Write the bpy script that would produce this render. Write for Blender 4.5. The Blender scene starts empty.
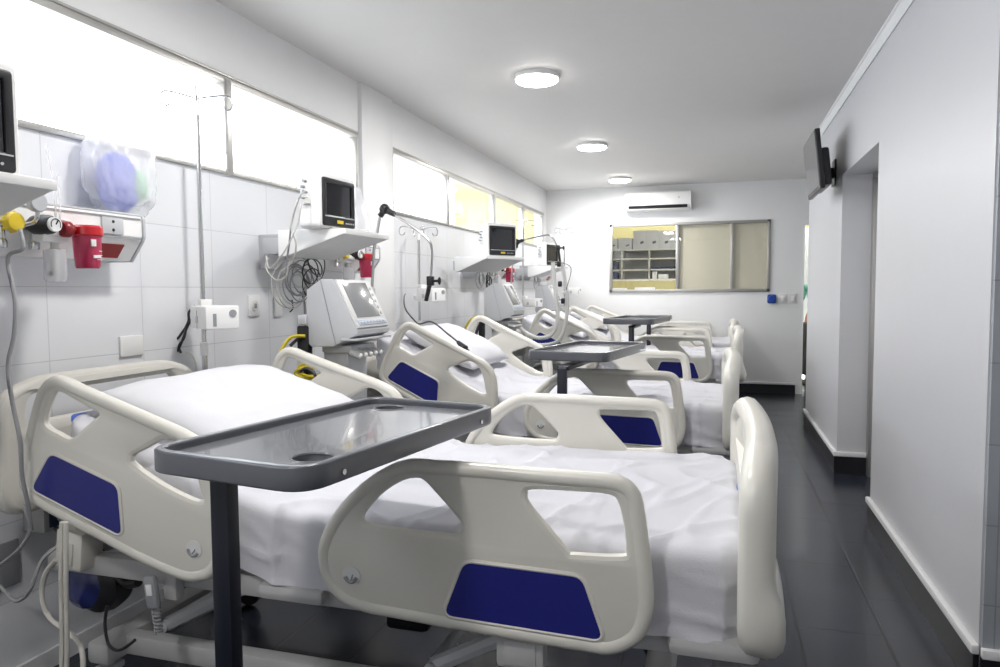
import bpy, bmesh, math, random
from mathutils import Vector, Matrix, noise
C = bpy.context.scene.collection
PI = math.pi
R = math.radians
random.seed(7)
# ------------------------------------------------------------------ camera model (1000 x 667 frame)
FPX = 720.0
EYE = Vector((0, 0, 1.4))
_Y = Vector((217.6, 44.5, -FPX)).normalized()
_Z = Vector((1, .006, 0)).cross(_Y).normalized()
_X = _Y.cross(_Z)
MW = Matrix((_X, _Y, _Z))                      # camera axes -> world axes
def _ray(x, y): return MW @ Vector((x - 500, 333.5 - y, -FPX))
def atY(x, y, v):
    d = _ray(x, y); return EYE + d * (v / d.y)
def atX(x, y, v):
    d = _ray(x, y); return EYE + d * (v / d.x)
def atZ(x, y, v):
    d = _ray(x, y); return EYE + d * ((v - EYE.z) / d.z)

# ------------------------------------------------------------------ materials
MATS = {}
def mat(name, col, rough=.5, metal=0, spec=.5, bump=0, bscale=40, var=0, vscale=6, coat=0, emit=None, estr=0, trans=0, alpha=1, sss=0):
    if name in MATS: return MATS[name]
    m = bpy.data.materials.new(name); m.use_nodes = True
    nt = m.node_tree; b = nt.nodes['Principled BSDF']
    def s(k, v):
        if k in b.inputs: b.inputs[k].default_value = v
    c = (*col, 1)
    s('Base Color', c); s('Roughness', rough); s('Metallic', metal); s('Specular IOR Level', spec); s('Coat Weight', coat)
    s('Transmission Weight', trans); s('Alpha', alpha)
    if sss: s('Subsurface Weight', sss); s('Subsurface Radius', (.02, .02, .02))
    if emit: s('Emission Color', (*emit, 1)); s('Emission Strength', estr)
    tc = nt.nodes.new('ShaderNodeTexCoord')
    n = nt.nodes.new('ShaderNodeTexNoise'); n.inputs['Scale'].default_value = vscale; n.inputs['Detail'].default_value = 4
    nt.links.new(tc.outputs['Object'], n.inputs['Vector'])
    if var:
        mx = nt.nodes.new('ShaderNodeMix'); mx.data_type = 'RGBA'
        mx.inputs[6].default_value = tuple(min(1, v * (1 - var)) for v in col) + (1,)
        mx.inputs[7].default_value = tuple(min(1, v * (1 + var)) for v in col) + (1,)
        nt.links.new(n.outputs['Fac'], mx.inputs[0]); nt.links.new(mx.outputs[2], b.inputs['Base Color'])
    if bump:
        n2 = nt.nodes.new('ShaderNodeTexNoise'); n2.inputs['Scale'].default_value = bscale; n2.inputs['Detail'].default_value = 3
        nt.links.new(tc.outputs['Object'], n2.inputs['Vector'])
        bp = nt.nodes.new('ShaderNodeBump'); bp.inputs['Strength'].default_value = bump; bp.inputs['Distance'].default_value = .01
        nt.links.new(n2.outputs['Fac'], bp.inputs['Height']); nt.links.new(bp.outputs['Normal'], b.inputs['Normal'])
    MATS[name] = m
    return m
def tile_mat(name, col, grout, w, h, axes, rough, mortar=.004, offset=0, var=.05, off=(0, 0), bump=.25, spec=.5):
    m = bpy.data.materials.new(name); m.use_nodes = True; nt = m.node_tree; b = nt.nodes['Principled BSDF']
    b.inputs['Roughness'].default_value = rough; b.inputs['Specular IOR Level'].default_value = spec
    g = nt.nodes.new('ShaderNodeNewGeometry'); sp = nt.nodes.new('ShaderNodeSeparateXYZ'); cb = nt.nodes.new('ShaderNodeCombineXYZ')
    nt.links.new(g.outputs['Position'], sp.inputs[0])
    for k, a in enumerate(axes):
        ad = nt.nodes.new('ShaderNodeMath'); ad.operation = 'ADD'; ad.inputs[1].default_value = off[k]
        nt.links.new(sp.outputs['XYZ'.index(a)], ad.inputs[0]); nt.links.new(ad.outputs[0], cb.inputs[k])
    t = nt.nodes.new('ShaderNodeTexBrick'); t.offset = offset; t.squash = 1
    t.inputs['Scale'].default_value = 1; t.inputs['Brick Width'].default_value = w; t.inputs['Row Height'].default_value = h
    t.inputs['Mortar Size'].default_value = mortar; t.inputs['Mortar Smooth'].default_value = .3; t.inputs['Bias'].default_value = 0
    t.inputs['Color1'].default_value = tuple(v * (1 - var) for v in col) + (1,); t.inputs['Color2'].default_value = tuple(min(1, v * (1 + var)) for v in col) + (1,)
    t.inputs['Mortar'].default_value = (*grout, 1)
    nt.links.new(cb.outputs[0], t.inputs['Vector']); nt.links.new(t.outputs['Color'], b.inputs['Base Color'])
    bp = nt.nodes.new('ShaderNodeBump'); bp.invert = True; bp.inputs['Strength'].default_value = bump; bp.inputs['Distance'].default_value = .004
    nt.links.new(t.outputs['Fac'], bp.inputs['Height']); nt.links.new(bp.outputs['Normal'], b.inputs['Normal'])
    # roughness variation
    n = nt.nodes.new('ShaderNodeTexNoise'); n.inputs['Scale'].default_value = 3
    nt.links.new(g.outputs['Position'], n.inputs['Vector'])
    mr = nt.nodes.new('ShaderNodeMapRange'); mr.inputs['To Min'].default_value = rough * .8; mr.inputs['To Max'].default_value = rough * 1.3
    nt.links.new(n.outputs['Fac'], mr.inputs['Value']); nt.links.new(mr.outputs[0], b.inputs['Roughness'])
    MATS[name] = m
    return m
def glass_mat(name, tint=(1, 1, 1), refl=.06, rough=.02):
    m = bpy.data.materials.new(name); m.use_nodes = True; nt = m.node_tree
    nt.nodes.remove(nt.nodes['Principled BSDF']); out = nt.nodes['Material Output']
    tr = nt.nodes.new('ShaderNodeBsdfTransparent'); tr.inputs[0].default_value = (*tint, 1)
    gl = nt.nodes.new('ShaderNodeBsdfGlossy'); gl.inputs['Roughness'].default_value = rough
    fr = nt.nodes.new('ShaderNodeFresnel'); fr.inputs[0].default_value = 1.45
    mx = nt.nodes.new('ShaderNodeMixShader')
    ge = nt.nodes.new('ShaderNodeNewGeometry'); mr = nt.nodes.new('ShaderNodeMapRange'); mr.inputs['To Min'].default_value = 1.45; mr.inputs['To Max'].default_value = .69
    nt.links.new(ge.outputs['Backfacing'], mr.inputs['Value']); nt.links.new(mr.outputs[0], fr.inputs[0])
    nt.links.new(fr.outputs[0], mx.inputs[0]); nt.links.new(tr.outputs[0], mx.inputs[1]); nt.links.new(gl.outputs[0], mx.inputs[2])
    nt.links.new(mx.outputs[0], out.inputs[0]); MATS[name] = m
    return m

M_wall = mat('white_paint', (.80, .80, .80), .42, var=.015, bump=.04, bscale=60)
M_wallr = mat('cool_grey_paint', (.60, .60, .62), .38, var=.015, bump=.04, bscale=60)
M_ceil = mat('ceiling_paint', (.70, .685, .67), .55, var=.02)
M_tile = tile_mat('white_wall_tile', (.79, .80, .825), (.60, .61, .63), .46, .2775, 'YZ', .22, .0022, off=(.227, -.036), var=.015)
M_gtile = tile_mat('grey_wall_tile', (.36, .38, .41), (.26, .28, .30), .46, .2775, 'XZ', .3, .003, off=(0, -.036), var=.02)
M_floor = tile_mat('dark_floor_tile', (.024, .028, .042), (.003, .003, .004), .76, .33, 'YX', .22, .006, offset=.5, off=(.66, 0), var=.18, bump=.5)
M_black = mat('black_tile', (.012, .012, .015), .3)
M_strip = mat('white_strip', (.8, .8, .8), .4)
M_alu = mat('aluminium', (.50, .49, .47), .38, metal=.9, var=.05)
M_glass = glass_mat('window_glass')
M_beige = mat('beige_panel', (.64, .61, .48), .35, var=.03)
M_yellow_wall = mat('yellow_wall', (.30, .25, .10), .8, var=.05)
M_cream = mat('cream_plastic', (.68, .66, .60), .33, var=.015, coat=.15)
M_white = mat('white_plastic', (.82, .82, .81), .35, var=.01)
M_offw = mat('offwhite_plastic', (.70, .70, .69), .4)
M_grey = mat('light_grey_plastic', (.50, .51, .53), .4, var=.02)
M_mgrey = mat('mid_grey_plastic', (.28, .285, .30), .4)
M_blue = mat('blue_panel', (.012, .016, .19), .32, var=.05)
M_bluem = mat('blue_mattress', (.05, .13, .55), .45)
M_navy = mat('navy_metal', (.010, .012, .022), .35, metal=.2, var=.1)
M_tray = mat('tray_grey', (.095, .10, .115), .28, coat=.3, var=.03)
M_traytop = mat('tray_top', (.17, .175, .19), .14, coat=.4, var=.02, vscale=3)
M_blk = mat('black_plastic', (.012, .012, .014), .35)
M_screen = mat('dark_screen', (.006, .006, .009), .08, coat=.5)
M_lcd = mat('grey_screen', (.26, .265, .275), .16, coat=.4)
M_chrome = mat('chrome', (.62, .62, .62), .22, metal=1)
M_steel = mat('painted_steel', (.46, .46, .46), .4)
M_sheet = mat('sheet_cotton', (.60, .60, .64), .9, spec=.1, bump=.12, bscale=260, var=.01)
M_pillow = mat('pillow_cotton', (.63, .63, .66), .9, spec=.1, bump=.12, bscale=220)
M_red = mat('red_plastic', (.55, .012, .02), .3, coat=.3)
M_redt = mat('red_translucent', (.62, .04, .12), .25, trans=.25, coat=.3)
M_yel = mat('yellow_plastic', (.75, .55, .03), .35)
M_yelhose = mat('yellow_hose', (.62, .50, .02), .4)
M_cable = mat('grey_cable', (.32, .32, .33), .45)
M_dcable = mat('dark_cable', (.03, .03, .035), .4)
M_wcable = mat('cream_hose', (.62, .60, .55), .4)
M_rubber = mat('rubber', (.02, .02, .02), .6)
M_bluesock = mat('blue_socket', (.01, .06, .35), .35)
M_lamp = mat('lamp_diffuser', (.9, .9, .9), .4, emit=(1, .97, .93), estr=20)
M_green = mat('green_scrubs', (.16, .42, .33), .8, var=.08)
M_skin = mat('skin', (.42, .20, .12), .5)
M_pants = mat('dark_trousers', (.05, .05, .045), .8)
M_hair = mat('dark_hair', (.02, .014, .01), .6)
M_card = mat('carton_grey', (.60, .60, .62), .7, var=.05)
M_mark = mat('carton_print', (.13, .13, .15), .7)
M_paper = mat('white_paper', (.8, .8, .8), .6)
M_tube = mat('clear_corrugated_tube', (.80, .80, .78), .3, trans=.3)
M_bag = mat('clear_plastic_bag', (.85, .85, .88), .2, trans=.0, alpha=.42)
M_bagblue = mat('blue_cloth_in_bag', (.12, .17, .62), .7, bump=.4, bscale=14)
M_baggreen = mat('green_cloth_in_bag', (.3, .62, .38), .7)

# ------------------------------------------------------------------ mesh helpers
def link(name, me, m, parent=None):
    o = bpy.data.objects.new(name, me); C.objects.link(o)
    if m is not None:
        for mm in (m if isinstance(m, (list, tuple)) else [m]): me.materials.append(mm)
    if parent: o.parent = parent
    return o
def finish(bm, angle=38, normals=True):
    if normals: bmesh.ops.recalc_face_normals(bm, faces=bm.faces[:])
    for f in bm.faces: f.smooth = True
    for e in bm.edges:
        if len(e.link_faces) == 2: e.smooth = e.calc_face_angle(0) < R(angle)
        else: e.smooth = False
class MB:
    def __init__(s): s.bm = bmesh.new()
    def _mi(s, fs, mi):
        for f in fs: f.material_index = mi
    def box(s, c, d, bev=0, rot=None, mi=0, seg=2):
        t = bmesh.new(); bmesh.ops.create_cube(t, size=1)
        for v in t.verts: v.co = Vector((v.co.x * d[0], v.co.y * d[1], v.co.z * d[2]))
        if bev: bmesh.ops.bevel(t, geom=t.edges[:], offset=min(bev, min(d) * .45), segments=seg, affect='EDGES', profile=.5)
        M = Matrix.Translation(Vector(c)) @ (rot.to_4x4() if rot else Matrix())
        return s.add(t, M, mi)
    def add(s, t, M=Matrix(), mi=0):
        vs = [s.bm.verts.new(M @ v.co) for v in t.verts]; t.verts.index_update(); 
        for i, v in enumerate(t.verts): v.index = i
        for f in t.faces:
            try: nf = s.bm.faces.new([vs[v.index] for v in f.verts]); nf.material_index = mi
            except ValueError: pass
        t.free(); return s
    def mesh(s, me, M=Matrix(), mi=0):
        t = bmesh.new(); t.from_mesh(me); return s.add(t, M, mi)
    def cyl(s, a, b, r, r2=None, n=16, mi=0, bev=0):
        a = Vector(a); b = Vector(b); r2 = r if r2 is None else r2; d = b - a; L = d.length
        t = bmesh.new(); bmesh.ops.create_cone(t, cap_ends=True, segments=n, radius1=r, radius2=r2, depth=L)
        if bev: bmesh.ops.bevel(t, geom=[e for e in t.edges if len(e.link_faces) == 2 and e.calc_face_angle(0) > 1], offset=bev, segments=2, affect='EDGES')
        M = Matrix.Translation((a + b) / 2) @ d.to_track_quat('Z', 'Y').to_matrix().to_4x4()
        return s.add(t, M, mi)
    def sph(s, c, r, sc=(1, 1, 1), mi=0, n=16):
        t = bmesh.new(); bmesh.ops.create_uvsphere(t, u_segments=n, v_segments=max(6, n // 2), radius=r)
        return s.add(t, Matrix.Translation(Vector(c)) @ Matrix.Diagonal((*sc, 1)), mi)
    def lathe(s, prof, c=(0, 0, 0), axis='Z', n=24, mi=0):
        t = bmesh.new(); rings = []
        for (r, z) in prof:
            rings.append([t.verts.new((r * math.cos(2 * PI * k / n), r * math.sin(2 * PI * k / n), z)) for k in range(n)])
        for a, b in zip(rings, rings[1:]):
            for k in range(n): t.faces.new((a[k], a[(k + 1) % n], b[(k + 1) % n], b[k]))
        for rg in (rings[0], rings[-1]):
            try: t.faces.new(rg)
            except ValueError: pass
        bmesh.ops.remove_doubles(t, verts=t.verts[:], dist=1e-6)
        q = Matrix()
        if axis == 'X': q = Matrix.Rotation(PI / 2, 4, 'Y')
        if axis == 'Y': q = Matrix.Rotation(-PI / 2, 4, 'X')
        return s.add(t, Matrix.Translation(Vector(c)) @ q, mi)
    def tube(s, pts, r, closed=False, n=8, mi=0, sub=0, ribs=None):
        pts = [Vector(p) for p in pts]
        if sub: pts = smooth(pts, sub, closed)
        N = len(pts); rings = []
        t0 = (pts[1] - pts[0]).normalized(); up = Vector((0, 0, 1)) if abs(t0.z) < .9 else Vector((1, 0, 0))
        u = t0.cross(up).normalized(); bm = s.bm
        for i in range(N):
            if closed: t = (pts[(i + 1) % N] - pts[i - 1])
            else: t = (pts[min(i + 1, N - 1)] - pts[max(i - 1, 0)])
            if t.length < 1e-9: t = t0.copy()
            t.normalize(); u = (u - t * u.dot(t))
            if u.length < 1e-6: u = t.orthogonal()
            u.normalize(); w = t.cross(u)
            rr = r(i / (N - 1)) if callable(r) else r
            if ribs and i % 2: rr *= ribs
            rings.append([bm.verts.new(pts[i] + (u * math.cos(2 * PI * k / n) + w * math.sin(2 * PI * k / n)) * rr) for k in range(n)])
        def bridge(a, b, sh=0):
            for k in range(n):
                f = bm.faces.new((a[k], a[(k + 1) % n], b[(k + 1 + sh) % n], b[(k + sh) % n])); f.material_index = mi
        for a, b in zip(rings, rings[1:]): bridge(a, b)
        if closed:
            best = min(range(n), key=lambda q: (rings[-1][0].co - rings[0][q].co).length)
            bridge(rings[-1], rings[0], best)
        else:
            bm.faces.new(rings[0]).material_index = mi; bm.faces.new(rings[-1]).material_index = mi
        return s
    def shift(s, M):
        for v in s.bm.verts: v.co = M @ v.co
        return s
    def build(s, name, m, parent=None, angle=38):
        finish(s.bm, angle); me = bpy.data.meshes.new(name); s.bm.to_mesh(me); s.bm.free()
        return link(name, me, m, parent)
def smooth(pts, sub=4, closed=False):
    pts = [Vector(p) for p in pts]; N = len(pts); out = []
    rng = range(N if closed else N - 1)
    for i in rng:
        if closed: p0, p1, p2, p3 = pts[i - 1], pts[i], pts[(i + 1) % N], pts[(i + 2) % N]
        else: p0, p1, p2, p3 = pts[max(i - 1, 0)], pts[i], pts[i + 1], pts[min(i + 2, N - 1)]
        for k in range(sub):
            t = k / sub
            out.append(.5 * ((2 * p1) + (p2 - p0) * t + (2 * p0 - 5 * p1 + 4 * p2 - p3) * t * t + (3 * p1 - p0 - 3 * p2 + p3) * t ** 3))
    if not closed: out.append(pts[-1])
    return out
def roundpoly(pts, r, seg=4):
    pts = [Vector(p) for p in pts]; N = len(pts); out = []
    for i in range(N):
        a, b, c = pts[i - 1], pts[i], pts[(i + 1) % N]
        ra = min(r, (a - b).length * .45, (c - b).length * .45)
        p = b + (a - b).normalized() * ra; q = b + (c - b).normalized() * ra
        for k in range(seg + 1):
            t = k / seg; out.append(p * (1 - t) ** 2 + b * 2 * t * (1 - t) + q * t * t)
    return out
def resample(pts, step):
    pts = [Vector(p) for p in pts]; N = len(pts); out = []; carry = 0
    for i in range(N):
        a, b = pts[i], pts[(i + 1) % N]; L = (b - a).length; d = carry
        while d < L: out.append(a.lerp(b, d / L)); d += step
        carry = d - L
    if (out[-1] - out[0]).length < step * .5: out.pop()
    return out
def offset_poly(pts, d):
    N = len(pts); out = []
    A = sum(pts[i].x * pts[(i + 1) % N].y - pts[(i + 1) % N].x * pts[i].y for i in range(N))
    sg = 1 if A > 0 else -1
    for i in range(N):
        t = (pts[(i + 1) % N] - pts[i - 1])
        if t.length < 1e-9: out.append(pts[i].copy()); continue
        t.normalize(); out.append(pts[i] + Vector((t.y, -t.x)) * sg * d)
    return out
def plate(outlines, th, bev=0, res=2):
    """2D outlines (first outer, rest holes) -> mesh in XY, thickness th along Z"""
    cu = bpy.data.curves.new('c', 'CURVE'); cu.dimensions = '2D'; cu.fill_mode = 'BOTH'
    cu.extrude = max(th / 2 - bev, 0.0001); cu.bevel_depth = bev; cu.bevel_resolution = res if bev else 0; cu.offset = -bev
    for ol in outlines:
        sp = cu.splines.new('POLY'); sp.points.add(len(ol) - 1)
        for i, p in enumerate(ol): sp.points[i].co = (p[0], p[1], 0, 1)
        sp.use_cyclic_u = True
    o = bpy.data.objects.new('c', cu); C.objects.link(o)
    dg = bpy.context.evaluated_depsgraph_get(); me = bpy.data.meshes.new_from_object(o.evaluated_get(dg))
    bpy.data.objects.remove(o); bpy.data.curves.remove(cu); me.materials.clear()
    bm = bmesh.new(); bm.from_mesh(me); bmesh.ops.remove_doubles(bm, verts=bm.verts[:], dist=1e-5); bm.to_mesh(me); bm.free()
    return me
XZ = Matrix(((1, 0, 0, 0), (0, 0, -1, 0), (0, 1, 0, 0), (0, 0, 0, 1)))     # plate XY -> world XZ (thickness along Y)
YZ = Matrix(((0, 0, 1, 0), (1, 0, 0, 0), (0, 1, 0, 0), (0, 0, 0, 1)))      # plate XY -> world YZ (thickness along X)
def T(x=0, y=0, z=0): return Matrix.Translation((x, y, z))
def tag(o, label, cat=None, group=None, kind=None):
    if label: o['label'] = label
    if cat: o['category'] = cat
    if group: o['group'] = group
    if kind: o['kind'] = kind
    return o
def thing(name, label, cat, loc=(0, 0, 0), rz=0, group=None):
    o = bpy.data.objects.new(name, None); o.empty_display_size = .1; C.objects.link(o); o.location = loc; o.rotation_euler = (0, 0, rz)
    return tag(o, label, cat, group)
def kids(o): return [c for c in bpy.data.objects if c.parent == o]
def copy_tree(o, parent=None):
    c = o.copy(); C.objects.link(c); c.parent = parent
    for ch in kids(o): copy_tree(ch, c)
    return c
def struct(name, mb, m):
    o = mb.build(name, m); o['kind'] = 'structure'; return o
# ------------------------------------------------------------------ the room
XL, XR, YF, ZC, YB = -2.38, .88, 10.24, 2.83, -1.6
struct('floor', MB().box((.3, 5, -.05), (5.6, 14, .1)), M_floor)
struct('ceiling', MB().box((.3, 5, ZC + .05), (5.6, 14, .1)), M_ceil)
# left wall: tiled up to the sills, painted above, a column between the two window bays
W0, W1, W2, W3, ZS, ZT = -.9, 4.50, 5.05, 10.0, 1.99, 2.475
mb = MB(); mb.box((XL - .05, (YB + YF) / 2, ZS / 2), (.10, YF - YB, ZS))
o = struct('wall_left', mb, M_tile)
mb = MB()
mb.box((XL - .05, (YB + YF) / 2, (ZT + ZC) / 2), (.10, YF - YB, ZC - ZT))
for a, b in ((YB, W0), (W1, W2), (W3, YF)): mb.box((XL - .05, (a + b) / 2, (ZS + ZT) / 2), (.10, b - a, ZT - ZS))
mb.box((XL - .03, 4.78, ZC / 2), (.12, .49, ZC), .004)
struct('wall_left_upper', mb, M_wall)
mb = MB()
mb.box((XL + .006, (YB + YF) / 2, .035), (.012, YF - YB, .07))
struct('baseboard_left', mb, M_strip)
def window_frame(nm, y0, y1, mull, pieces):
    w = bpy.data.objects.new(nm, None); C.objects.link(w); w['kind'] = 'structure'
    f = MB(); x = XL - .02
    f.box((x, (y0 + y1) / 2, ZS + .012), (.07, y1 - y0, .024), .002); f.box((x, (y0 + y1) / 2, ZT - .016), (.07, y1 - y0, .032), .002)
    f.box((x + .03, (y0 + y1) / 2, ZT + .006), (.02, y1 - y0, .012), .002)
    for y in (y0 + .015, y1 - .015): f.box((x, y, (ZS + ZT) / 2), (.06, .03, ZT - ZS), .002)
    f.build('frame', M_alu, w)
    for y in mull:
        g = MB(); g.box((x + .008, y, (ZS + ZT) / 2), (.06, .055, ZT - ZS), .003); g.box((x + .036, y - .012, (ZS + ZT) / 2), (.01, .02, ZT - ZS - .04), .002)
        for z in (ZS + .1, ZT - .12): g.cyl((x + .04, y - .04, z), (x + .044, y - .04, z), .006, n=8)
        g.build('mullion', M_alu, w)
    ys = [y0] + list(mull) + [y1]
    for a, b in zip(ys, ys[1:]): MB().box((x - .01, (a + b) / 2, (ZS + ZT) / 2), (.006, b - a - .04, ZT - ZS - .04)).build('pane', M_glass, w)
window_frame('window_1', W0, W1, (1.1, 3.13), 0)
window_frame('window_2', W2, W3, (6.22, 7.66, 8.9), 0)
# far wall with the serving window and the doorway
FX0, FX1, FZ0, FZ1 = -1.465, .662, 1.36, 2.315
DX0, DX1, DZ = 1.075, 1.95, 2.25
mb = MB(); t = .14; y = YF + t / 2
def wallbox(x0, x1, z0, z1): mb.box(((x0 + x1) / 2, y, (z0 + z1) / 2), (x1 - x0, t, z1 - z0))
wallbox(XL - .18, FX0, 0, ZC); wallbox(FX0, FX1, 0, FZ0); wallbox(FX0, FX1, FZ1, ZC); wallbox(FX1, DX0, 0, ZC); wallbox(DX0, DX1, DZ, ZC); wallbox(DX1, 3.1, 0, ZC)
struct('wall_far', mb, M_wall)
mb = MB(); mb.box(((XL + 1.0) / 2, YF - .008, .06), (1.0 - XL, .016, .12), 0, mi=0); mb.box(((XL + 1.0) / 2, YF - .011, .135), (1.0 - XL, .022, .03), .003, mi=1)
struct('baseboard_far', mb, [M_black, M_strip])
w = bpy.data.objects.new('window_3', None); C.objects.link(w); w['kind'] = 'structure'
f = MB(); yy = YF + .01
f.box(((FX0 + FX1) / 2, yy, FZ0 + .02), (FX1 - FX0, .07, .04), .003); f.box(((FX0 + FX1) / 2, yy, FZ1 - .018), (FX1 - FX0, .07, .036), .003)
for x in (FX0 + .018, FX1 - .018): f.box((x, yy, (FZ0 + FZ1) / 2), (.036, .07, FZ1 - FZ0), .003)
f.build('frame', M_alu, w)
f = MB(); f.box((-.535, yy, (FZ0 + FZ1) / 2), (.045, .05, FZ1 - FZ0 - .06), .003); f.build('mullion', M_alu, w)
f = MB(); f.box((.18, yy, (FZ0 + FZ1) / 2), (.04, .05, FZ1 - FZ0 - .06), .003); f.build('mullion', M_alu, w)
MB().box(((FX0 - .565) / 2, yy + .01, (FZ0 + FZ1) / 2), (-.565 - FX0 - .04, .006, FZ1 - FZ0 - .06)).build('pane', M_glass, w)
for a, b in ((-.54, .16), (.20, FX1 - .03)):
    MB().box(((a + b) / 2, yy + .012, (FZ0 + FZ1) / 2), (b - a, .006, FZ1 - FZ0 - .06)).build('pane', M_glass, w)
    g = MB()
    g.box(((a + b) / 2, yy + .035, (FZ0 + FZ1) / 2), (b - a, .004, FZ1 - FZ0 - .06))
    for k in range(9): g.box((a + (b - a) * (k + .5) / 9, yy + .032, (FZ0 + FZ1) / 2), (.004, .003, FZ1 - FZ0 - .06))
    g.build('blind', M_beige, w)
# right wall: near block, recessed doorway, far block
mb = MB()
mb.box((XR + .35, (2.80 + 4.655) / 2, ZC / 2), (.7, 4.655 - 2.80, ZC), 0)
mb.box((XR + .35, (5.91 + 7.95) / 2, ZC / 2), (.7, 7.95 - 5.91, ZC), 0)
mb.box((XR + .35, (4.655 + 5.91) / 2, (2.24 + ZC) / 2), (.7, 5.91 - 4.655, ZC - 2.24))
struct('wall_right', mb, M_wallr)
mb = MB(); mb.box((XR + 1.1, 2.79, ZC / 2), (2.2 - .01, .02, ZC)); struct('wall_right_return', mb, M_gtile)
mb = MB(); mb.box((2.2, (YB + 2.8) / 2, ZC / 2), (.1, 2.8 - YB, ZC)); struct('wall_right_near', mb, M_wall)
mb = MB(); mb.box((3.05, (7.95 + 10.3) / 2, ZC / 2), (.1, 2.4, ZC)); mb.box((2.3, 7.9, ZC / 2), (1.4, .1, ZC)); struct('wall_right_far', mb, M_wall)
mb = MB(); mb.box((0, YB - .05, ZC / 2), (5.2, .1, ZC)); struct('wall_back', mb, M_wall)
mb = MB()
for y0, y1 in ((2.80, 4.655), (5.91, 7.95)):
    mb.box((XR - .008, (y0 + y1) / 2, .065), (.018, y1 - y0 + .01, .13), mi=0); mb.box((XR - .012, (y0 + y1) / 2, .148), (.026, y1 - y0 + .02, .034), .006, mi=1)
mb.box((XR + .13, 5.902, .065), (.30, .018, .13), mi=0); mb.box((XR + .13, 5.899, .148), (.31, .024, .034), .004, mi=1)
mb.box((XR + .5, 2.772, .065), (1.0, .018, .13), mi=0); mb.box((XR + .5, 2.77, .148), (1.0, .024, .034), .004, mi=1)
struct('baseboard_right', mb, [M_black, M_strip])
# cornice along the right wall
pr = [(0, 0), (0, -.065), (-.008, -.068), (-.012, -.045), (-.02, -.035), (-.024, -.016), (-.034, -.01), (-.034, 0)]
mb = MB(); me = plate([[Vector(p) for p in pr]], 5.15); mb.mesh(me, T(XR, (2.8 + 7.95) / 2, ZC) @ XZ)
struct('trim_1', mb, M_wall)
# recessed door: aluminium frame with a frosted leaf
d = bpy.data.objects.new('door_1', None); C.objects.link(d); d['kind'] = 'structure'
f = MB(); xd = 1.13
for y in (4.675, 5.885): f.box((xd, y, 1.1), (.10, .05, 2.2), .003)
f.box((xd - .035, 5.845, 1.1), (.03, .03, 2.2), .003)
f.box((xd, 5.28, 2.21), (.10, 1.25, .05), .003); f.build('frame', M_alu, d)
MB().box((xd + .02, 5.28, 1.1), (.03, 1.14, 2.17), .002).build('leaf', M_offw, d)
# far doorway jamb
d2 = bpy.data.objects.new('door_2', None); C.objects.link(d2); d2['kind'] = 'structure'
f = MB(); f.box((DX0 + .004, YF + .07, 1.12), (.012, .16, 2.25)); f.box((DX1 - .004, YF + .07, 1.12), (.012, .16, 2.25)); f.box(((DX0 + DX1) / 2, YF + .07, DZ - .006), (DX1 - DX0, .16, .012)); f.build('frame', M_strip, d2)
# room behind the far wall
mb = MB()
mb.box((.3, 12.95, ZC / 2), (6.0, .1, ZC)); mb.box((XL - .1, 11.6, ZC / 2), (.1, 2.7, ZC)); mb.box((3.1, 11.6, ZC / 2), (.1, 2.7, ZC))
struct('wall_back_room', mb, mat('ochre_paint', (.33, .28, .115), .7, var=.03))
# the pale partition seen through the doorway
mb = MB(); mb.box((2.0, 12.8, 1.2), (2.0, .05, 2.4)); struct('wall_partition', mb, mat('pale_partition', (.50, .50, .47), .6, var=.02))
# yellow building outside the far windows
mb = MB(); mb.box((-3.3, 11.3, 2.2), (1.7, .2, 4.4)); struct('wall_outside', mb, M_yellow_wall)
mb = MB(); mb.box((-6.5, 4, -.1), (7.5, 30, .1)); struct('floor_outside', mb, mat('pale_paving', (.5, .5, .48), .9, var=.05))

# ------------------------------------------------------------------ ceiling lights
LIGHTS = [(-1.17, 4.76), (-1.20, 7.15), (-1.22, 9.40), (-1.15, 2.35), (-1.12, 0.0)]
LAB = ['round white ceiling light nearest the camera, above the second bed', 'round white ceiling light in the middle of the row of three', 'round white ceiling light closest to the air conditioner', 'round ceiling light above the nearest bed', 'round ceiling light behind the viewer']
for (x, y), lb in zip(LIGHTS, LAB):
    t = thing('ceiling_light', lb, 'ceiling light', (x, y, ZC), group='round ceiling lights')
    MB().lathe([(0, 0), (.148, 0), (.15, -.008), (.148, -.028), (.138, -.032)]).build('housing', M_white, t)
    MB().lathe([(0, -.030), (.139, -.030), (.14, -.038), (.128, -.046), (.06, -.05), (0, -.05)]).build('diffuser', M_lamp, t)
    ld = bpy.data.lights.new('lamp_glow', 'AREA'); ld.shape = 'DISK'; ld.size = .26; ld.energy = 21; ld.color = (1, .98, .96)
    lo = bpy.data.objects.new('lamp_glow', ld); C.objects.link(lo); lo.location = (0, 0, -.06); lo.parent = t
ld = bpy.data.lights.new('back_room_lamp', 'AREA'); ld.size = .6; ld.energy = 8; ld.color = (1, .96, .88)
lo = bpy.data.objects.new('back_room_lamp', ld); C.objects.link(lo); lo.location = (.2, 11.3, 2.75)
# daylight: portals in the window openings
for (a, b) in ((W0, W1), (W2, W3)):
    ld = bpy.data.lights.new('portal', 'AREA'); ld.shape = 'RECTANGLE'; ld.size = ZT - ZS; ld.size_y = b - a; ld.cycles.is_portal = True
    lo = bpy.data.objects.new('window_portal', ld); C.objects.link(lo); lo.location = (XL - .115, (a + b) / 2, (ZS + ZT) / 2); lo.rotation_euler = (0, -PI / 2, 0)
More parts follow.
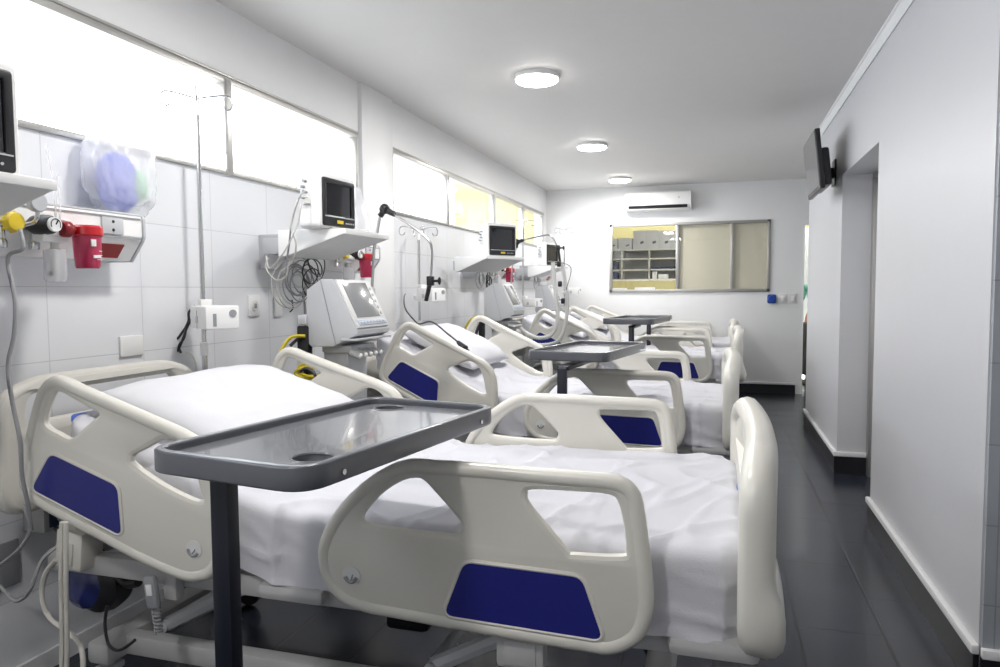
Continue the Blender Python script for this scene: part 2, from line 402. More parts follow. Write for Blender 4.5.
# ------------------------------------------------------------------ hospital beds
XO = .12
def tr(pts, ox, oy, s, Yp):            # traced on the near bed, turned into metres on the plane of its rail
    out = []
    for x, y in pts:
        p = atY(ox + x * s, oy + y * s, Yp); out.append(Vector((p.x - XO, p.z)))
    return out
k = .36
F_out = tr([(52, 340), (62, 295), (92, 238), (140, 180), (200, 130), (258, 98), (310, 86), (360, 89), (500, 98), (700, 115), (850, 127), (905, 142), (938, 175), (952, 225), (966, 330), (977, 440), (975, 510), (955, 570), (915, 605), (860, 622), (800, 616), (600, 582), (400, 547), (250, 519), (180, 505), (120, 480), (80, 440), (58, 395)], 300, 430, k, 1.72)
F_h1 = tr([(318, 128), (280, 135), (230, 165), (190, 205), (168, 240), (178, 264), (250, 278), (420, 298), (448, 290), (455, 265), (440, 240), (370, 160), (342, 134)], 300, 430, k, 1.72)
F_h2 = tr([(640, 160), (622, 178), (630, 208), (680, 270), (740, 340), (762, 350), (895, 355), (912, 335), (905, 260), (890, 200), (860, 174), (760, 165)], 300, 430, k, 1.72)
F_bl = tr([(460, 367), (782, 409), (840, 577), (406, 508)], 300, 430, k, 1.72)
F_c = tr([(145, 402)], 300, 430, k, 1.72)[0]
H_out = tr([(20, 480), (22, 462), (28, 430), (36, 398), (43, 384), (53, 377), (65, 379), (82, 387), (130, 408), (180, 430), (200, 443), (213, 462), (221, 490), (225, 525), (224, 555), (215, 574), (200, 581), (180, 579), (137, 560), (100, 540), (62, 520), (38, 506), (25, 494)], 0, 0, 1, 1.72)
H_h1 = tr([(54, 390), (48, 400), (43, 420), (47, 429), (58, 435), (67, 440), (74, 439), (86, 428), (99, 417), (99, 412), (92, 408), (78, 400), (64, 392)], 0, 0, 1, 1.72)
H_h2 = tr([(133, 466), (130, 459), (133, 453), (148, 445), (162, 437), (175, 440), (188, 453), (196, 470), (202, 490), (205, 500), (199, 503), (185, 498), (160, 485)], 0, 0, 1, 1.72)
H_bl = tr([(53, 454), (119, 486), (123, 534), (35, 488)], 0, 0, 1, 1.72)
H_c = tr([(195, 549)], 0, 0, 1, 1.72)[0]
PIV = Vector((-1.37, .72)); A0 = R(17.2)
def unrot(pts):
    out = []
    for p in pts:
        d = p - PIV; c, s = math.cos(A0), math.sin(A0)
        out.append(PIV + Vector((d.x * c - d.y * s, d.x * s + d.y * c)))
    return out
H_out, H_h1, H_h2, H_bl = map(unrot, (H_out, H_h1, H_h2, H_bl)); H_c = unrot([H_c])[0]
def rail_mesh(outer, holes, blue, sy):
    """one side rail in XZ about y = 0; sy = -1 when the outer face looks towards -Y"""
    ol = [p.to_2d() for p in smooth([p.to_3d() for p in outer], 4, True)]
    hs = [[p.to_2d() for p in smooth([p.to_3d() for p in h], 3, True)] for h in holes]
    mb = MB(); mb.mesh(plate([ol] + hs, .030, .011), XZ)
    inn = offset_poly(ol, -.017)
    mb.tube([(p.x, 0, p.y) for p in inn], .0215, True, 10)
    for h in hs:
        e = offset_poly(h, .007)
        mb.tube([(p.x, 0, p.y) for p in e], .0145, True, 8)
    rb = roundpoly([b.to_3d() for b in blue], .022, 4); rb = offset_poly([p.to_2d() for p in rb], .006)
    mb.tube([(p.x, sy * .0145, p.y) for p in rb], .007, True, 6)
    bm2 = MB(); bb = offset_poly(rb, -.004)
    bm2.mesh(plate([bb], .006), T(0, sy * .0165, 0) @ XZ)
    return mb, bm2
def indicator(c, sy, par):
    m = MB(); y = sy * .0155
    m.cyl((c.x, y - .002, c.y), (c.x, y + .002, c.y), .027, n=24, mi=0)
    arc = [(c.x + .017 * math.cos(a), y + sy * .002, c.y + .017 * math.sin(a)) for a in [R(190 + 16 * i) for i in range(11)]]
    m.tube(arc, .0055, n=6, mi=1); m.tube([(c.x, y + sy * .002, c.y - .012), (c.x + .006, y + sy * .002, c.y + .004)], .002, n=6, mi=1)
    m.build('angle_indicator', [M_offw, M_mgrey], par)
def make_board(h, name, root, flip, z0=.53, w=.565, rt=.042):
    """moulded end board, in YZ; h = top height, outer face towards +X (flip turns it round)"""
    prof = [(-w, z0 + .10), (-w, h - .17), (-w + .05, h - .07), (-w + .13, h - .015), (-w + .22, h), (w - .22, h), (w - .13, h - .015), (w - .05, h - .07), (w, h - .17), (w, z0 + .10), (w - .03, z0 + .02), (w - .12, z0), (-w + .12, z0), (-w + .03, z0 + .02)]
    prof = [(-w, z0), (-w, h - .05), (-w + .14, h), (w - .14, h), (w, h - .05), (w, z0)]
    ol = [p.to_2d() for p in resample(roundpoly([Vector((*p, 0)) for p in prof], .11, 6), .024)]
    hw = .27 if not flip else .36; hz = .125 if not flip else .15
    hole = roundpoly([Vector((-hw, h - hz, 0)), Vector((hw, h - hz, 0)), Vector((hw - .02, h - .055, 0)), Vector((-hw + .02, h - .055, 0))], .035, 5)
    mb = MB(); mb.mesh(plate([ol, [p.to_2d() for p in hole]], .046, .014), YZ)
    up = [p for p in offset_poly(ol, -.022)]
    mb.tube([(.0, p.x, p.y) for p in up], rt, True, 12)
    s = -1 if flip else 1
    for v in mb.bm.verts:      # gentle bow and a wider bumper near the bottom
        b = max(0, 1 - (v.co.y / w) ** 2)
        v.co.x = v.co.x * 1.0 + s * (.03 * b)
        low = max(0, min(1, (z0 + .20 - v.co.z) / .1))
        if v.co.x * s > 0: v.co.x += s * .024 * low * low * (3 - 2 * low)
    o = mb.build(name, M_cream, root)
    return o
def make_bed():
    root = thing('hospital_bed', 'x', 'bed')
    for sy, lab in ((-1, 'n'), (1, 'f')):
        a, b = rail_mesh(F_out, [F_h1, F_h2], F_bl, sy)
        o = a.build('side_rail', M_cream, root); o.location = (0, -.555 if sy < 0 else .615, .012 if sy > 0 else 0); o['slot'] = 'foot'
        b.build('blue_panel', M_blue, o)['label'] = 'dark blue inset panel'
        indicator(F_c, sy, o)
        a, b = rail_mesh(H_out, [H_h1, H_h2], H_bl, sy)
        M = T(-PIV.x, 0, -PIV.y); a.shift(M); b.shift(M)
        o = a.build('side_rail', M_cream, root); o.location = (PIV.x, -.555 if sy < 0 else .60, PIV.y); o['slot'] = 'head'; o['dx'] = 0.0 if sy < 0 else .07
        b.build('blue_panel', M_blue, o)['label'] = 'dark blue inset panel'
        indicator(H_c - PIV, sy, o)
    make_board(1.0, 'footboard', root, False).location = (-.028, 0, 0)
    make_board(1.115, 'headboard', root, True, .66, .455, .026).location = (-2.335, -.105, 0)
    m = MB()                                   # sleeping platform frame
    for y in (-.45, .45): m.box((-1.15, y, .515), (2.2, .05, .07), .012)
    for x in (-.09, -.75, -1.35, -2.2): m.box((x, 0, .515), (.06, .94, .06), .01)
    for x in (-.12, -1.30):
        for y in (-.47, .47): m.box((x - .0, y, .52), (.22, .09, .05), .02)
    m.build('platform_frame', M_steel, root)
    m = MB(); m.box((-.72, 0, .582), (1.24, .86, .02), .006); m.build('deck_panel', M_offw, root)
    m = MB(); m.box((-.36, 0, 0), (.72, .86, .02), .006); o = m.build('back_deck_panel', M_offw, root); o.location = (-1.38, 0, .59); o['slot'] = 'deck'
    m = MB()                                   # base chassis
    for y in (-.34, .34): m.box((-1.18, y, .20), (1.9, .06, .07), .012)
    for x in (-.28, -2.08): m.box((x, 0, .20), (.09, .90, .075), .015)
    m.build('base_frame', M_steel, root)
    for xa, xb in ((-.45, -.95), (-1.45, -1.95)):
        m = MB()
        for y in (-.27, .27): m.tube([(xa, y, .51), (xb, y, .24)], .026, n=8)
        m.cyl((xa, -.3, .51), (xa, .3, .51), .02); m.cyl((xb, -.3, .24), (xb, .3, .24), .02)
        m.build('lifting_arm', M_grey, root)
    m = MB(); m.tube([(-.60, 0, .50), (-1.1, 0, .28)], .035, n=12); m.box((-1.14, 0, .27), (.16, .12, .10), .02); m.build('actuator', M_blk, root)
    for x in (-.60, -1.72):
        for y in (-.515, .515):
            m = MB()
            if x > -1: m.box((x, y, .475), (.13, .05, .12), .012); m.box((x, y, .46), (.09, .060, .07), .008); m.box((x, y * .93, .52), (.06, .09, .04), .006)
            else: m.box((x, y * .96, .50), (.05, .04, .09), .008); m.box((x, y * .90, .52), (.05, .07, .04), .006)
            m.build('rail_bracket', M_steel, root)
    for x in (-.28, -2.08):
        for y in (-.40, .40):
            m = MB(); m.cyl((x, y, .08), (x, y, .17), .018); m.tube([(x, y - .03, .13), (x - .03, y - .03, .09), (x - .035, y - .03, .06)], .008); m.tube([(x, y + .03, .13), (x - .03, y + .03, .09), (x - .035, y + .03, .06)], .008)
            m.box((x, y, .135), (.06, .08, .025), .008)
            o = m.build('caster', M_grey, root)
            m = MB(); m.lathe([(0, -.014), (.045, -.014), (.058, -.009), (.06, 0), (.058, .009), (.045, .014), (0, .014)], (x - .035, y, .06), 'Y'); m.build('wheel', M_rubber, o)
    return root
bed0 = make_bed()
BEDS = [dict(x=.12, y=2.285, a=17.2, off=(0, 0)), dict(x=.10, y=4.56, a=25, off=(.135, -.024)), dict(x=.22, y=7.68, a=25, off=(.12, -.024)), dict(x=.21, y=9.42, a=22, off=(.08, -.015))]
BL = ['nearest hospital bed with cream side rails, blue panels and grey overbed tray across it', 'second hospital bed from the front, backrest raised, black cable lying on its pillow',
      'third hospital bed from the front, behind the second overbed table', 'farthest hospital bed, next to the far wall with the long window']
def topz(x, a):
    """mattress top over local x"""
    xh = -1.36; zt = .75
    t = math.tan(R(a)); d = xh - x
    if d < -.12: return zt
    if d < .12: return zt + t * (d + .12) ** 2 / .48
    return zt + t * d
def mattress_mesh(a):
    top = []; xe = -1.36 - .84 * math.cos(R(a)); n = 28
    for i in range(n + 1):
        x = -.045 + (xe + .045) * i / n; top.append((x, topz(x, a)))
    th = .135
    bot = [(x + math.sin(R(a)) * th * (1 if x < -1.36 else 0), z - th) for x, z in reversed(top)]
    ol = [Vector(p) for p in top + bot]
    return MB().mesh(plate([ol], 1.0, .035, 3), XZ)
def sheet_mesh(a, seed, x1=-.075, drop=.185, lift=0.0):
    x0 = -1.36 - (.80 if a < 18 else .86) * math.cos(R(a)); hw = .505; rc = .07; r = .03
    bm = bmesh.new(); du = .0135
    D = r * PI / 2 + drop
    nx = int((x1 - x0 + 2 * D) / du); ny = int((2 * hw + 2 * D) / du); G = {}
    cx, cy = (x0 + x1) / 2, 0; hx = (x1 - x0) / 2
    for i in range(nx + 1):
        for j in range(ny + 1):
            X = x0 - D + (x1 - x0 + 2 * D) * i / nx - cx; Y = -hw - D + 2 * (hw + D) * j / ny
            # nearest point in rounded rectangle
            qx = max(-(hx - rc), min(hx - rc, X)); qy = max(-(hw - rc), min(hw - rc, Y))
            v = Vector((X - qx, Y - qy)); L = v.length; dd = L - rc
            S = Vector((X * 1.0, Y, seed))
            if dd <= 0:
                px, py = X, Y; z = 0; nrm = Vector((0, 0, 1)); q = 0
            else:
                n = v / L; dd = min(dd, D); ang = min(dd / r, PI / 2)
                out = r * math.sin(ang); dn = r * (1 - math.cos(ang)) + max(0, dd - r * PI / 2)
                px = qx + n.x * (rc + out); py = qy + n.y * (rc + out); z = -dn
                q = min(1, dn / drop); nrm = Vector((n.x * math.sin(ang), n.y * math.sin(ang), math.cos(ang)))
            xw = px + cx; zt = topz(xw, a) + .006
            if xw > -.5: zt -= .002 * ((xw + .5) / .42) ** 2
            # wrinkles
            w = .006 * noise.noise(Vector((xw * 4.5, py * 4.5, seed))) + .003 * noise.noise(Vector((xw * 14, py * 12, seed + 3)))
            rg = 1 - abs(noise.noise(Vector((xw * 2.6 + seed, py * 3.4 + .5 * xw, 5.1)))) * 2
            w += .015 * max(0, rg) ** 6
            rg2 = 1 - abs(noise.noise(Vector((xw * 6.5 - py * 3, py * 2.2 + seed, 9.7)))) * 2.2
            w += .010 * max(0, rg2) ** 8
            w += .005 * max(0, min(1, (xw + .93 + .10 * py) / .012)) + (.004 if abs(xw + .45) < .004 else 0)
            if q > 0:
                f = noise.noise(Vector((xw * 9 + z * 5, py * 2 + seed, 1.3)))
                rg3 = 1 - abs(noise.noise(Vector((xw * 5 + z * 7, z * 9 + seed, 2.2)))) * 2
                w += q * (.014 * f + .014 * max(0, rg3) ** 4 - .002)
                w = max(w, -.006)
            w = max(w, -.004)
            p = Vector((xw, py, zt + z)) + nrm * (w + .0005)
            G[i, j] = bm.verts.new(p)
    for i in range(nx):
        for j in range(ny): bm.faces.new((G[i, j], G[i + 1, j], G[i + 1, j + 1], G[i, j + 1]))
    for f in bm.faces: f.smooth = True
    me = bpy.data.meshes.new('bed_sheet'); bm.to_mesh(me); bm.free()
    return me
def pillow_mesh(lx, ly, th, seed):
    bm = bmesh.new(); n = 40; G = {}
    for s in (1, -1):
        for i in range(n + 1):
            for j in range(n + 1):
                u = -1 + 2 * i / n; v = -1 + 2 * j / n
                e = (max(0, 1 - abs(u) ** 3.2)) ** .5 * (max(0, 1 - abs(v) ** 3.2)) ** .5
                pin = 1 - .05 * (1 - abs(u) ** 2) * abs(v) ** 4 - 0
                pin2 = 1 - .05 * (1 - abs(v) ** 2) * abs(u) ** 4
                z = s * th * .5 * e + .006 * noise.noise(Vector((u * 2.3, v * 2.3, seed + s))) + .008 * e * max(0, 1 - 2 * abs(noise.noise(Vector((u * 1.9 + seed, v * 2.6, 4))))) ** 5
                if s < 0: z *= .6
                key = (i, j, s if 0 < i < n and 0 < j < n else 0)
                if key not in G: G[key] = bm.verts.new((u * lx / 2 * pin2, v * ly / 2 * pin, z if key[2] else z * .2))
        g = lambda i, j: G[(i, j, s if 0 < i < n and 0 < j < n else 0)]
        for i in range(n):
            for j in range(n):
                q = (g(i, j), g(i + 1, j), g(i + 1, j + 1), g(i, j + 1))
                try: bm.faces.new(q if s > 0 else q[::-1])
                except ValueError: pass
    bmesh.ops.recalc_face_normals(bm, faces=bm.faces[:])
    for f in bm.faces: f.smooth = True
    me = bpy.data.meshes.new('pillow'); bm.to_mesh(me); bm.free()
    return me
ML = ['blue mattress of the nearest bed, mostly hidden under a white sheet', 'mattress under the white sheet of the second bed from the front', 'mattress under the white sheet of the third bed from the front', 'mattress under the white sheet of the farthest bed']
SL = ['white cotton sheet stretched over the nearest bed, hanging over its side', 'white sheet on the second bed from the front, below its pillow', 'white sheet on the third bed from the front', 'white sheet on the farthest bed by the long window']
PL = ['large white pillow on the nearest bed, partly behind the grey tray', 'white pillow with the black cable end on it, second bed', 'white pillow on the third bed behind the hanging breathing hoses', 'white pillow on the farthest bed']
for i, b in enumerate(BEDS):
    r = bed0 if i == 0 else copy_tree(bed0)
    r['label'] = BL[i]; r['group'] = 'hospital beds along the window wall'
    r.location = (b['x'], b['y'], 0)
    for ch in kids(r):
        s = ch.get('slot')
        if s == 'head': ch.rotation_euler = (0, R(b['a']), 0); ch.location.x = PIV.x + b['off'][0] + ch['dx']; ch.location.z = PIV.y + b['off'][1]
        if s == 'deck': ch.rotation_euler = (0, R(b['a']), 0)
    m = mattress_mesh(b['a']).build('mattress', M_bluem); m.location = (b['x'], b['y'] + .04, 0); tag(m, ML[i], 'mattress', 'blue mattresses on the beds')
    sh = link('bed_sheet', sheet_mesh(b['a'], i * 7.3 + 1), M_sheet); sh.location = (b['x'], b['y'] + .04, 0); tag(sh, SL[i], 'sheet', 'white sheets on the beds')
    pa = R(b['a']); pm = link('pillow', pillow_mesh(.64 if i == 0 else .54, .92 if i == 0 else .80, .17, i * 3.1), M_pillow)
    dist = .50; px = -1.36 - dist * math.cos(pa); pz = .75 + dist * math.sin(pa)
    nx, nz = math.sin(pa), math.cos(pa)
    pm.location = (b['x'] + px + nx * .055, b['y'] + .05, pz + nz * .055 + .01); pm.rotation_euler = (0, pa, R(-1 + i)); tag(pm, PL[i], 'pillow', 'white pillows on the beds')
for o in bpy.data.objects:
    for k_ in ('slot', 'dx'):
        if k_ in o: del o[k_]
# ------------------------------------------------------------------ overbed tables
def make_table():
    t = thing('overbed_table', 'x', 'overbed table')
    w, l = .222, .415         # half sizes; tray long axis = local Y
    pts = [(-w, -l), (w, -l), (w, l), (-w, l)]
    ol = [p.to_2d() for p in roundpoly([Vector((*p, 0)) for p in pts], .075, 6)]
    m = MB(); inn = offset_poly(ol, -.022)
    m.mesh(plate([ol, inn], .05, .006), T(0, 0, -.025)); tray = m.build('tray_rim', M_tray, t)
    cups = []
    for cx, cy in ((.12, -.27), (-.10, .33)):
        cups.append([Vector((cx + .045 * math.cos(a), cy + .045 * math.sin(a))) for a in [2 * PI * q / 24 for q in range(24)]])
    m = MB(); m.mesh(plate([offset_poly(ol, -.018)] + cups, .012), T(0, 0, -.024))
    for c in cups:
        m.tube([(p.x, p.y, -.019) for p in c], .0035, True, 6)
        ctr = sum(c, Vector((0, 0))) / 24
        m.lathe([(0, -.05), (.040, -.05), (.045, -.044), (.046, -.02), (.0465, -.02), (.0465, -.05), (.04, -.055), (0, -.055)], (ctr.x, ctr.y, 0))
    m.build('tray_surface', M_traytop, t)
    for y in (-.30, .30): m = MB(); m.cyl((w - .002, y, -.03), (w + .004, y, -.03), .006, n=12); m.build('screw', M_chrome, t)
    return t
def table(label, loc, rz, post, z, base_dir):
    t = make_table(); t['label'] = label; t['group'] = 'grey overbed tables'
    t.location = (loc[0], loc[1], z); t.rotation_euler = (0, 0, rz)
    inv = Matrix.Rotation(-rz, 4, 'Z') @ T(-loc[0], -loc[1], -z)
    def W(x, y, zz): return inv @ Vector((x, y, zz))
    rot = Matrix.Rotation(-rz, 3, 'Z')
    px, py = post
    m = MB(); m.box(W(px, py, (z - .07 + .38) / 2), (.046, .040, z - .07 - .38), .005, rot); m.build('post', M_navy, t)
    m = MB(); m.box(W(px, py, .24), (.054, .048, .40), .006, rot); m.build('lower_sleeve', M_navy, t)
    m = MB(); m.box(W((px + loc[0]) / 2, (py + loc[1]) / 2, z - .075), (.06, math.dist(post, loc) - .02, .022), .004, (Matrix.Rotation(-rz, 3, 'Z') @ Matrix.Rotation(math.atan2(loc[1] - py, loc[0] - px) - PI / 2, 3, 'Z'))); m.build('tray_support', M_navy, t)
    m = MB(); bx, by = base_dir
    L = math.hypot(bx, by); ux, uy = bx / L, by / L; vx, vy = -uy, ux
    m.tube([W(px - vx * .0, py - vy * .0, .075), W(px + bx, py + by, .075)], .022, n=8)
    for s in (-1, 1): m.tube([W(px + vx * .20 * s, py + vy * .20 * s, .075), W(px + vx * .20 * s + bx, py + vy * .20 * s + by, .075)], .018, n=8)
    m.tube([W(px - vx * .20, py - vy * .20, .075), W(px + vx * .20, py + vy * .20, .075)], .022, n=8)
    base = m.build('base', M_navy, t)
    for s in (-1, 1):
        for e in (0, 1):
            c = W(px + vx * .20 * s + bx * e, py + vy * .20 * s + by * e, .027)
            m = MB(); m.lathe([(0, -.01), (.022, -.01), (.027, -.006), (.027, .006), (.022, .01), (0, .01)], c, 'X'); m.cyl((c.x, c.y, c.z + .01), (c.x, c.y, c.z + .05), .008); m.build('caster', M_rubber, t)
    return t
table('large grey overbed table with cup holes in the foreground, beside the nearest bed', (-.885, 1.60), R(-9), (-1.02, 1.30), 1.07, (.12, .72))
table('second grey overbed table from the front, its tray over the second bed', (-.68, 4.02), R(-9), (-.735, 3.50), 1.085, (.1, .75))
table('third grey overbed table from the front, small tray beyond the second bed', (-.68, 6.52), R(-7), (-.70, 6.20), 1.155, (.1, .7))
table('farthest grey overbed table, its tray mostly behind the third one', (-.80, 8.55), R(-10), (-.735, 8.22), 1.09, (.1, .7))
# ------------------------------------------------------------------ wall consoles behind each bed
def at_root(root):
    return (T(*root.location) @ Matrix.Rotation(root.rotation_euler.z, 4, 'Z')).inverted()
def part(mb, name, m, root):
    mb.shift(at_root(root)); return mb.build(name, m, root)
CON = [(.70, 2.36), (3.38, 4.46), (6.65, 7.75), (8.75, 9.85)]
CL = ['long white wall console with gas outlets behind the nearest bed, plastic bag on top', 'white wall console with coiled cables and gas outlets above the first ventilator', 'white wall console above the second ventilator, below a monitor', 'farthest white wall console near the corner of the room']
for i, (y0, y1) in enumerate(CON):
    t = thing('wall_console', CL[i], 'medical console', (XL, (y0 + y1) / 2, 1.6), group='wall consoles behind the beds')
    pr = [(0, .10), (.18, .10), (.185, .09), (.185, .02), (.175, .0), (.12, -.075), (0, -.075)]
    m = MB(); m.mesh(plate([[Vector(p) for p in pr]], y1 - y0 - .02, .002), XZ); m.build('housing', M_white, t, 25)
    for s in (-1, 1):
        m = MB(); m.mesh(plate([offset_poly([Vector(p) for p in pr], .004)], .014, .003), T(0, s * (y1 - y0) / 2, 0) @ XZ); m.build('end_cap', M_grey, t, 25)
    m = MB(); m.box((.09, 0, .104), (.185, y1 - y0, .008), .002); m.build('top_ledge', M_grey, t)
    m = MB(); m.box((.186, 0, .012), (.006, y1 - y0 - .04, .006)); m.box((.186, 0, .088), (.006, y1 - y0 - .04, .006)); m.build('groove', M_mgrey, t)
    hl = (y1 - y0) / 2
    m = MB(); m.box((.189, hl - .16, .052), (.008, .10, .062), .002, mi=0)
    for z in (.036, .068): m.cyl((.19, hl - .16, z), (.195, hl - .16, z), .006, n=8, mi=1)
    m.build('power_outlet', [M_grey, M_blk], t)
    # sticker on the sloping underside
    q = Matrix.Rotation(math.atan2(.075, .055), 3, 'Y')
    m = MB(); m.box((.150, hl - .15, -.040), (.062, .13, .003), 0, Matrix.Rotation(-R(53.7), 3, 'Y'))
    m.build('red_label', mat('dark_red_label', (.28, .02, .02), .4), t)
def regulator(Y, kind, label, X=-2.19, Z=1.625):
    t = thing('gas_regulator', label, 'gas regulator', (X, Y, Z), group='gas regulators on the wall consoles')
    m = MB(); m.cyl((0, 0, 0), (.05, 0, 0), .016, bev=.003); m.cyl((.01, 0, -.05), (.01, 0, .02), .012); m.lathe([(0, -.08), (.016, -.08), (.018, -.06), (.012, -.05), (0, -.05)], (.01, 0, 0)); m.build('fitting', M_chrome, t)
    if kind == 'yellow':
        m = MB(); m.lathe([(0, 0), (.018, 0), (.030, .006), (.032, .022), (.028, .034), (.012, .038), (0, .034)], (.045, 0, 0), 'X', 20); m.build('yellow_knob', M_yel, t)
        m = MB()
        for a in range(8): m.cyl((.07 , .029 * math.cos(a * PI / 4), .029 * math.sin(a * PI / 4)), (.05, .031 * math.cos(a * PI / 4), .031 * math.sin(a * PI / 4)), .005, n=8)
        m.build('knob_grip', M_yel, t)
    else:
        m = MB(); m.lathe([(0, -.055), (.022, -.05), (.032, -.03), (.034, 0), (.032, .03), (.026, .045), (0, .048)], (.05, 0, 0), 'X', 20); m.build('black_body', M_blk, t)
        m = MB(); m.cyl((.096, 0, .0), (.106, 0, .0), .024, n=20, mi=0); m.tube([(.107, .0, .0), (.108, .008, .013)], .002, n=6, mi=1)
        m.tube([(.107, .018 * math.cos(R(a)), .018 * math.sin(R(a))) for a in range(-30, 211, 20)], .0015, n=6, mi=1)
        m.build('gauge_dial', [M_white, M_blk], t)
    return t
def flowmeter(Y, label, X=-2.16, Z=1.60):
    t = thing('flow_meter', label, 'flow meter', (X, Y, Z), group='flow meters hanging from the wall consoles')
    m = MB(); m.box((.0, 0, -.005), (.06, .10, .05), .008); m.box((.02, .04, .03), (.04, .03, .04), .006); m.cyl((.03, -.05, .0), (.03, .055, 0), .012); m.build('manifold', M_white, t)
    m = MB(); m.lathe([(0, -.02), (.012, -.02), (.013, -.12), (.016, -.125), (.016, -.14), (0, -.145)], (.01, .01, 0)); m.build('flow_tube', M_offw, t)
    m = MB(); m.lathe([(.012, -.05), (.034, -.055), (.036, -.15), (.03, -.162), (0, -.164)], (.01, .01, 0)); m.build('clear_jar', M_bag, t)
    m = MB()
    for s in (-1, 1): m.box((.01, .01 + s * .02, -.135), (.014, .010, .014), .002)
    for q in m.bm.faces: pass
    m.build('outlet_plug', M_blk, t)
    m = MB(); m.tube([(.02, .01, .03), (.02, .012, .12), (.0, .02, .22), (-.02, .02, .30)], .004, n=6, sub=4); m.tube([(.025, .02, .03), (.025, .025, .11), (.01, .035, .20)], .004, n=6, sub=4); m.build('clear_tube', M_bag, t)
    return t
def canister(Y, label, X=-2.11, Z=1.56):
    t = thing('suction_canister', label, 'suction canister', (X, Y, Z), group='red suction canisters on the wall')
    m = MB(); m.lathe([(0, -.075), (.036, -.075), (.040, -.068), (.046, .03), (.047, .04), (0, .042)], n=28); m.build('jar', M_redt, t)
    m = MB(); m.lathe([(.0, .075), (.046, .073), (.052, .066), (.053, .04), (.048, .036), (.0, .036)], n=28); m.box((-.02, .052, .055), (.03, .03, .03), .006); m.build('lid', M_red, t)
    m = MB(); m.cyl((-.06, 0, .055), (-.03, 0, .055), .02); m.build('holder', M_red, t)
    m = MB(); m.lathe([(0, -.018), (.022, -.018), (.028, -.01), (.028, .01), (.022, .018), (0, .018)], (.0, -.085, .055), 'Y'); m.cyl((0, -.08, .055), (0, -.045, .055), .012); m.build('side_knob', mat('deep_red', (.25, .01, .015), .35), t)
    m = MB(); me = MB()
    for z in (-.045, -.03, -.015): m.box((.040, .012, z), (.004, .022, .002), 0)
    m.box((.045, -.016, .012), (.005, .02, .024), .001); m.box((.043, .0, -.035), (.005, .03, .010), .001); m.build('printed_label', M_paper, t)
    return t
for nm, yy in (('nearest', 2.005), ('second', 4.10), ('third', 7.36)):
    canister(yy, {'nearest': 'red suction canister on the console of the nearest bed', 'second': 'red suction canister beside the first ventilator support arm', 'third': 'red suction canister below the frontal dark monitor'}[nm])
regulator(1.745, 'yellow', 'yellow knobbed gas regulator on the nearest console'); regulator(1.86, 'black', 'black vacuum regulator with round white dial on the nearest console')
regulator(3.86, 'yellow', 'yellow knobbed gas regulator below the boxy patient monitor'); regulator(3.98, 'black', 'black vacuum regulator beside the second red canister')
regulator(6.98, 'yellow', 'yellow regulator below the frontal dark monitor'); regulator(7.10, 'black', 'black regulator below the frontal dark monitor')
flowmeter(1.90, 'white flow meter with clear jar on the nearest console'); flowmeter(3.93, 'white flow meter with clear jar behind the first ventilator'); flowmeter(7.04, 'small flow meter behind the second ventilator')
t = thing('pressure_gauge', 'small round grey pressure gauge under the nearest monitor shelf', 'gauge', (-2.12, 1.80, 1.69))
m = MB(); m.lathe([(0, -.012), (.03, -.012), (.032, .006), (.028, .012), (0, .012)], (.03, 0, 0), 'X'); m.build('dial', M_grey, t)
m = MB(); m.tube([(.03, 0, -.03), (.02, 0, -.06), (-.03, 0, -.07)], .007, n=8, sub=4); m.build('neck', M_chrome, t)
# plastic bag with cloth on the nearest console
def blob(name, m, pts, rr, label, cat, seed, amp=.02, group=None):
    """lumpy closed shape: pts centre, rr radii"""
    bm = bmesh.new(); bmesh.ops.create_icosphere(bm, subdivisions=5, radius=1)
    for v in bm.verts:
        n = v.co.copy(); k = 1 + .10 * noise.noise(n * 2.2 + Vector((seed, 0, 0))) * (amp / .02) + .05 * noise.noise(n * 6 + Vector((seed, 3, 0))) + .05 * (1 - abs(noise.noise(Vector((n.x * 2, n.y * 5, n.z * 1.5 + seed)))) * 2)
        sq = lambda a: math.copysign(abs(a) ** .75, a)
        v.co = Vector(pts) + Vector((sq(n.x) * rr[0], sq(n.y) * rr[1], sq(n.z) * rr[2])) * k
    for f in bm.faces: f.smooth = True
    me = bpy.data.meshes.new(name); bm.to_mesh(me); bm.free(); o = link(name, me, m)
    return tag(o, label, cat, group)
blob('plastic_bag', M_bag, (-2.275, 2.335, 1.875), (.085, .14, .165), 'clear plastic bag leaning on the wall on top of the nearest console', 'plastic bag', 2.2, .03)
blob('folded_cloth', M_bagblue, (-2.275, 2.315, 1.83), (.035, .085, .11), 'blue cloth inside the clear plastic bag', 'cloth', 5.1, .03)
blob('folded_cloth', M_baggreen, (-2.27, 2.41, 1.83), (.04, .026, .06), 'pale green cloth inside the clear plastic bag', 'cloth', 8.4, .03)
